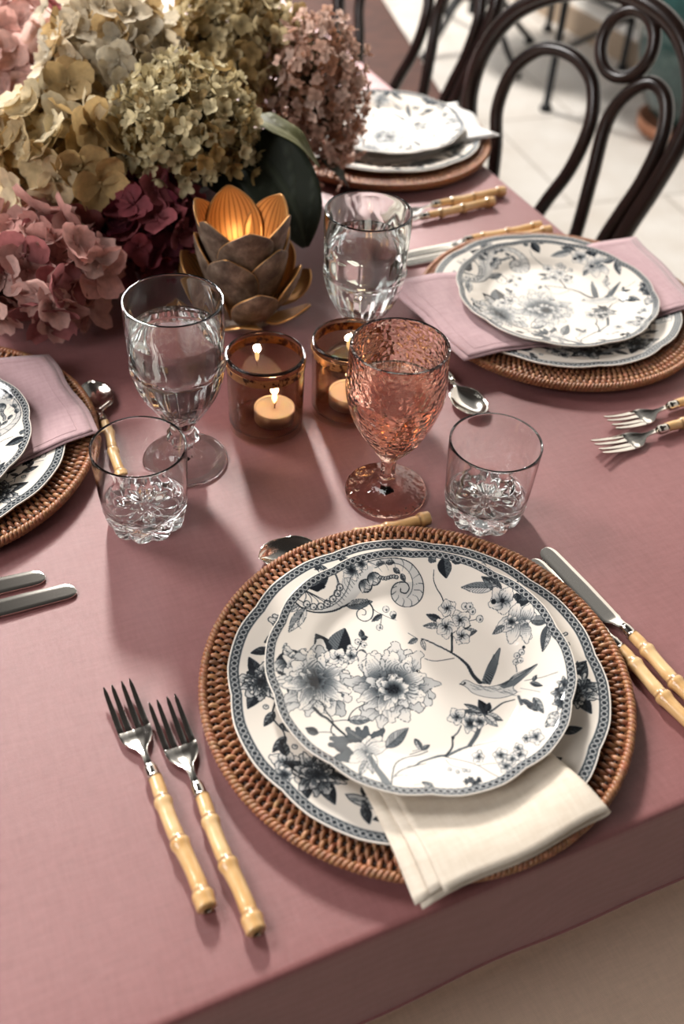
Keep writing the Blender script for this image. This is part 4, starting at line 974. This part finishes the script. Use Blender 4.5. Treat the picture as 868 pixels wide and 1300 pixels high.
hydrangea('tan green hydrangea at the top, left of the pinkish brown one', (.440, 1.275, .155), .085, 270, .0125, .0122, [(.46, .35, .17), (.68, .57, .35), (.36, .24, .10)], 5, (1.05, 1, 1), cup=.6, layers=((1., 1.), (.76, .5)))
hydrangea('blush pink hydrangea at the top left corner', (.190, 1.38, .120), .085, 75, .027, .027, [(.68, .38, .32), (.86, .64, .57), (.36, .12, .12)], 6, low=-.6)
hydrangea('purple pink hydrangea in the top left background', (.300, 1.62, .10), .085, 75, .027, .027, [(.42, .22, .24), (.60, .40, .42), (.22, .08, .11)], 7, low=-.5, vase=(.32, 1.4))
hydrangea('mauve pink hydrangea drooping onto the cloth at the left', (.118, .992, .066), .066, 62, .027, .029, [(.62, .31, .27), (.82, .55, .49), (.42, .15, .15)], 8, (1.05, 1.05, .80), low=-.62, layers=((1., 1.), (.72, .7)))
hydrangea('burgundy hydrangea under the cream blooms, left of the lotus holder', (.252, 1.040, .070), .052, 60, .021, .022, [(.24, .045, .06), (.40, .12, .13), (.13, .02, .035)], 9, low=-.8, cup=.6)
def leaf(name, label, pts, W, m, up=(0, 0, 1), fold=.25, wave=.05, seed=0, sharp=1.):
    """broad leaf along a centre line"""
    g = np.random.default_rng(seed); P = catmull(pts, 8); n = len(P); o = P[0].copy(); T = np.gradient(P, axis=0); T /= np.linalg.norm(T, axis=1)[:, None]; upv = np.array(up, float); nv = 13; V = []; ve = []
    for i in range(n):
        t = i/(n-1); w = W/2*math.sin(PI*min(1, (t*.93+.05))**.85)**.8; s_ = np.cross(T[i], upv); s_ /= np.linalg.norm(s_); nn = np.cross(s_, T[i])
        for x in np.linspace(-1, 1, nv):
            V.append(P[i]+s_*x*w+nn*(abs(x)*w*fold+wave*w*math.sin(t*16+x*3)*abs(x)))
            ve.append(max(math.exp(-(x/.09)**2), .6*max(0, math.cos((t*9-abs(x)*1.5)*2*PI)-.75)*4*(abs(x) > .08)))
    root = thing(name, label, 'leaf', (o[0], o[1], TZ+o[2])); obj('blade', np.array(V)-o, gridf(n, nv), m, root, True, {'vein': np.array(ve)}, mods=[('SOLIDIFY', dict(thickness=.0006))])
    st = catmull([(0, 0, 0), (np.array([.30, 1.16, .08])-o)*.35+np.array([0, 0, .004]), np.array([.30, 1.16, .03])-o], 6); V, F = tube(st, .0013, 6); obj('petiole', V, F, STALK, root); return root
def onpix(px, py, z):
    x, y = unproj(px, py, z); return np.array([float(x), float(y), z])
leaf('leaf', 'olive green pointed leaf in front of the pinkish brown hydrangea', [onpix(309, 150, .150), onpix(335, 156, .158), onpix(375, 178, .147), onpix(405, 213, .118)], .037, LEAFG, seed=1)
leaf('leaf', 'small olive leaf tucked behind the pointed one', [onpix(298, 158, .13), onpix(312, 143, .142), onpix(336, 146, .140)], .026, LEAFG, seed=2)
leaf('leaf', 'very dark broad leaf behind the lotus candle holder', [(.375, 1.08, .135), (.395, 1.035, .120), (.412, 1.0, .085), (.418, .978, .045)], .082, LEAFD, up=(-.3, -.6, .7), seed=3)
leaf('leaf', 'dark leaf between the cream green hydrangea and the lotus holder', [(.345, 1.11, .12), (.362, 1.06, .105), (.372, 1.03, .075)], .07, LEAFD, up=(-.2, -.7, .6), seed=4)
leaf('leaf', 'narrow silvery edged leaf hanging beside the lotus holder', [onpix(316, 172, .125), onpix(313, 195, .118), onpix(306, 215, .110), onpix(312, 242, .092)], .012, LEAFW, up=(-.3, -.8, .3), seed=5)
leaf('leaf', 'pale green leaf at the top of the bouquet behind the ivory hydrangea', [(.29, 1.40, .155), (.34, 1.43, .165), (.40, 1.47, .15)], .05, LEAFP, seed=6)
leaf('leaf', 'pale green leaf at the left edge under the cream hydrangea', [(.17, 1.17, .07), (.135, 1.165, .075), (.095, 1.17, .06)], .045, LEAFP, seed=7)
leaf('leaf', 'dark green leaf beside the farthest charger', [(.505, 1.14, .07), (.525, 1.13, .05), (.540, 1.125, .030)], .04, LEAFD, seed=8)
vz = thing('flower_bowl', 'dark low bowl hidden under the hydrangeas', 'vase', (.30, 1.18, TZ))
V, F = lathe(catmull([(.003, 0), (.045, 0), (.05, .004), (.075, .03), (.085, .065), (.083, .07), (.078, .066), (.068, .032), (.045, .008), (.003, .006)], 4), 48); obj('bowl', V, F, VASEM, vz)
V, F = lathe([(.051, .0), (.053, .003), (.050, .006)], 48, None, False, False); obj('foot_ring', V, F, VASEM, vz)

# ------------------------------------------------------------------ bentwood chairs (origin on the floor below the back)
TH, LEAN = math.radians(-18.7), math.radians(15.66)
def cb(s, z): return (z*math.sin(LEAN), s, TZ+z*math.cos(LEAN))
def make_chair(label):
    t = thing('bentwood_chair', label, 'chair', (.959, 1.21, 0), -TH, 'dark bentwood chairs')
    zs = -.305
    H = [(.165, zs-.0), (.178, -.16), (.192, -.073), (.220, .005), (.216, .075), (.178, .140), (.10, .186), (.02, .203), (-.06, .194), (-.115, .160), (-.152, .10), (-.155, .05), (-.144, -.02), (-.130, -.083), (-.112, -.19), (-.10, zs)]
    P = [cb(s, z) for s, z in H]
    low = lambda s0, sg: [(.03, s0+sg*.035, 0.0), (-.03, s0+sg*.015, .22)]
    full = [(.035, .20, 0.), (-.035, .180, .23)]+P+[(-.035, -.115, .23), (.035, -.135, 0.)]
    V, F = tube(catmull(full, 8), .0135, 12); obj('outer_hoop', V, F, BENT, t)
    L = [(.09, zs), (.115, -.16), (.138, -.061), (.160, .001), (.153, .060), (.120, .098), (.085, .109), (.045, .105), (.012, .085), (-.006, .050), (-.010, .01), (-.002, -.045), (.020, -.105), (.045, -.2), (.06, zs)]
    V, F = tube(catmull([cb(*q) for q in L], 8), .0105, 12); obj('left_loop', V, F, BENT, t)
    Rr = [(-.045, zs), (-.052, -.19), (-.052, -.12), (-.043, -.031), (-.035, .040), (-.050, .085), (-.080, .110), (-.110, .098), (-.127, .055), (-.124, -.01), (-.112, -.06), (-.100, -.11), (-.085, -.2), (-.075, zs)]
    V, F = tube(catmull([cb(*q) for q in Rr], 8), .0105, 12); obj('right_loop', V, F, BENT, t)
    a = np.linspace(0, 2*PI, 40, endpoint=False); V, F = tube([cb(-.022+.042*math.cos(x), .146+.044*math.sin(x)) for x in a], .0095, 12, True); obj('top_ring', V, F, BENT, t)
    x0 = cb(0, zs)[0]; sx = x0-.195; a = np.linspace(0, 2*PI, 64, endpoint=False)
    V, F = tube(np.stack([sx+.195*np.cos(a), .033+.195*np.sin(a), np.full(64, .452)], -1), .017, 12, True); obj('seat_ring', V, F, BENT, t)
    V, F = lathe([(.003, .452), (.17, .454), (.186, .458), (.186, .464), (.17, .462), (.10, .456), (.003, .454)], 64); obj('seat', V+np.array([sx, .033, 0]), F, WOOD, t)
    for sg in (1, -1):
        V, F = tube(catmull([(sx-.145, .033+sg*.13, .452), (sx-.155, .033+sg*.145, .25), (sx-.19, .033+sg*.175, 0)], 8), np.linspace(.016, .012, 17), 12); obj('front_leg', V, F, BENT, t)
    V, F = tube(np.stack([sx+.0+.155*np.cos(a), .033+.155*np.sin(a), np.full(64, .25)], -1), .008, 10, True); obj('stretcher_ring', V, F, BENT, t)
    return t
c1 = make_chair('dark bentwood chair with looped back, nearest at the upper right')
dup(c1, (.959, 1.735, 0), -TH, 'dark bentwood chair farther back at the top, in front of the brown leather bench')
# brown leather bench behind
t = thing('leather_bench', 'brown leather bench standing beside the far end of the table', 'bench', (1.195, 2.70, 0), -.245)
V, F = rbox(.20, .66, .40, .46, .02); obj('seat_pad', V, F, BROWN, t)
V, F = box(-.13, .13, -.59, .59, .36, .40); obj('seat_frame', V, F, WOOD, t, False)
for sx in (-.11, .11):
    for sy in (-.52, .52): V, F = lathe([(.014, 0), (.02, .36)], 12); obj('leg', V, F, WOOD, t, True, loc=(sx, sy, 0))
# iron pedestal table
t = thing('pedestal_table', 'black iron pedestal table with splayed feet near the wall', 'table', (2.235, 3.62, 0))
V, F = tube([(0, 0, .10), (0, 0, .4), (0, 0, .61)], [.022, .016, .02], 14); obj('column', V, F, IRON, t)
for fx, fy in ((-.275, -.14), (.215, -.10), (-.03, -.40), (.05, .3)):
    V, F = tube(catmull([(0, 0, .16), (fx*.35, fy*.35, .17), (fx*.75, fy*.75, .07), (fx, fy, .018)], 8), np.linspace(.015, .011, 25), 10); leg_ = obj('foot', V, F, IRON, t)
    V, F = lathe([(.004, 0), (.020, 0), (.022, .008), (.014, .02), (.004, .022)], 14); obj('foot_pad', V, F, IRON, leg_, True, loc=(fx, fy, 0))
V, F = lathe([(.004, .605), (.28, .605), (.29, .615), (.28, .627), (.004, .627)], 48); obj('tabletop', V, F, IRON, t)
# tall stand with three legs
t = thing('iron_stand', 'black iron stand with straight legs and low rail near the wall', 'stand', (2.47, 3.25, 0))
feet = [(2.144, 2.917), (2.64, 3.16), (2.60, 3.62)]
fl = [np.array(f)-np.array([2.47, 3.25]) for f in feet]
for f in fl:
    V, F = tube([(f[0], f[1], .01), (f[0]*.97, f[1]*.97, .4), (f[0]*.92, f[1]*.92, .74)], .013, 10); lg = obj('leg', V, F, IRON, t)
    V, F = lathe([(.004, 0), (.022, 0), (.022, .012), (.014, .022), (.004, .024)], 14); obj('foot_pad', V, F, IRON, lg, True, loc=(f[0], f[1], 0))
for i, j in ((0, 1), (1, 2)):
    A_, B_ = fl[i]*.97, fl[j]*.97; V, F = tube([(*A_, .19), (*((A_+B_)/2), .19), (*B_, .19)], .010, 10); obj('rail', V, F, IRON, t)
V, F = lathe([(.004, .74), (.40, .74), (.41, .75), (.40, .765), (.004, .765)], 48); obj('top', V, F, IRON, t)
# teal pot on a terracotta saucer
t = thing('ceramic_pot', 'teal glazed ceramic pot on a terracotta foot at the right edge', 'pot', (2.49, 2.60, 0))
V, F = lathe(catmull([(.004, .05), (.10, .05), (.15, .10), (.20, .22), (.215, .34), (.19, .45), (.165, .49), (.185, .51), (.175, .515), (.155, .49), (.18, .44), (.20, .33), (.18, .2), (.10, .07), (.004, .065)], 4), 56); obj('body', V, F, TEAL, t)
V, F = lathe([(.004, 0), (.13, 0), (.155, .012), (.16, .05), (.15, .05), (.14, .02), (.004, .018)], 48); obj('saucer', V, F, TERRA, t)

# ------------------------------------------------------------------ light
def area(name, loc, target, size, energy, col=(1, 1, 1), sy=None):
    l = bpy.data.lights.new(name, 'AREA'); l.energy = energy; l.color = col; l.size = size
    if sy: l.shape = 'RECTANGLE'; l.size_y = sy
    o = bpy.data.objects.new(name, l); C.objects.link(o); o.location = loc
    d = Vector(target)-Vector(loc); o.rotation_euler = d.to_track_quat('-Z', 'Y').to_euler(); return o
area('window_light', (1.00, 5.25, 3.75), (.27, .5, TZ), .40, 330, (1., .955, .90), .75)
area('garden_door_light', (2.2, 5.9, 2.1), (1.9, 2.8, 0), 3.0, 32, (.97, .98, 1.), 2.6)
area('left_window_light', (-1.5, 2.6, 3.1), (.1, .9, TZ), 1.1, 78, (1., .965, .945), 1.3)
area('near_left_window_light', (-1.9, .05, 2.25), (.1, .5, TZ), 1.1, 31, (1., .97, .96), 1.4)
def sunpatch(name, loc, target, deg, energy, col):
    l = bpy.data.lights.new(name, 'SPOT'); l.energy = energy; l.color = col; l.spot_size = math.radians(deg); l.spot_blend = .35; l.shadow_soft_size = .06
    o = bpy.data.objects.new(name, l); C.objects.link(o); o.location = loc
    o.rotation_euler = (Vector(target)-Vector(loc)).to_track_quat('-Z', 'Y').to_euler(); return o
sunpatch('far_window_sun', (1.0, 5.6, 3.9), (.36, 1.95, TZ), 15.5, 1700, (1., .97, .95))
def candle(name, loc, e, r=.004):
    l = bpy.data.lights.new(name, 'POINT'); l.energy = e; l.color = (1, .77, .52); l.shadow_soft_size = r
    o = bpy.data.objects.new(name, l); C.objects.link(o); o.location = loc; return o
candle('candle_glow', (.287, .740, TZ+.0075+.034), 2.1); candle('candle_glow', (.366, .738, TZ+.0075+.034), 2.1); candle('candle_glow', (*LC, TZ+.0482+.034), .03)
w = bpy.data.worlds.new('room_light'); bpy.context.scene.world = w; w.use_nodes = True; nt = w.node_tree
bg = nt.nodes['Background']; tc = N(nt, 'ShaderNodeTexCoord'); dp_ = N(nt, 'ShaderNodeVectorMath', operation='DOT_PRODUCT'); dp_.inputs[1].default_value = (.8, .6, 0); nt.links.new(tc.outputs['Generated'], dp_.inputs[0])
mr = N(nt, 'ShaderNodeMapRange'); mr.inputs[1].default_value = -1; mr.inputs[2].default_value = 1
nt.links.new(dp_.outputs['Value'], mr.inputs[0])
r = ramp(nt, mr.outputs[0], [(0., (.27, .215, .18)), (.45, (.125, .105, .095)), (.72, (.115, .105, .10)), (.87, (1.15, 1.12, 1.08)), (1., (1.7, 1.66, 1.6))])
nt.links.new(r.outputs[0], bg.inputs[0]); bg.inputs[1].default_value = .20

sc = bpy.context.scene
sc.view_settings.view_transform = 'Standard'; sc.view_settings.look = 'None'; sc.view_settings.gamma = 1; sc.view_settings.use_curve_mapping = False
sc.view_settings.exposure = .42
cy = sc.cycles
cy.max_bounces = 16; cy.transmission_bounces = 14; cy.glossy_bounces = 6; cy.diffuse_bounces = 4; cy.transparent_max_bounces = 12
cy.sample_clamp_indirect = 6; cy.blur_glossy = .6; cy.use_denoising = True
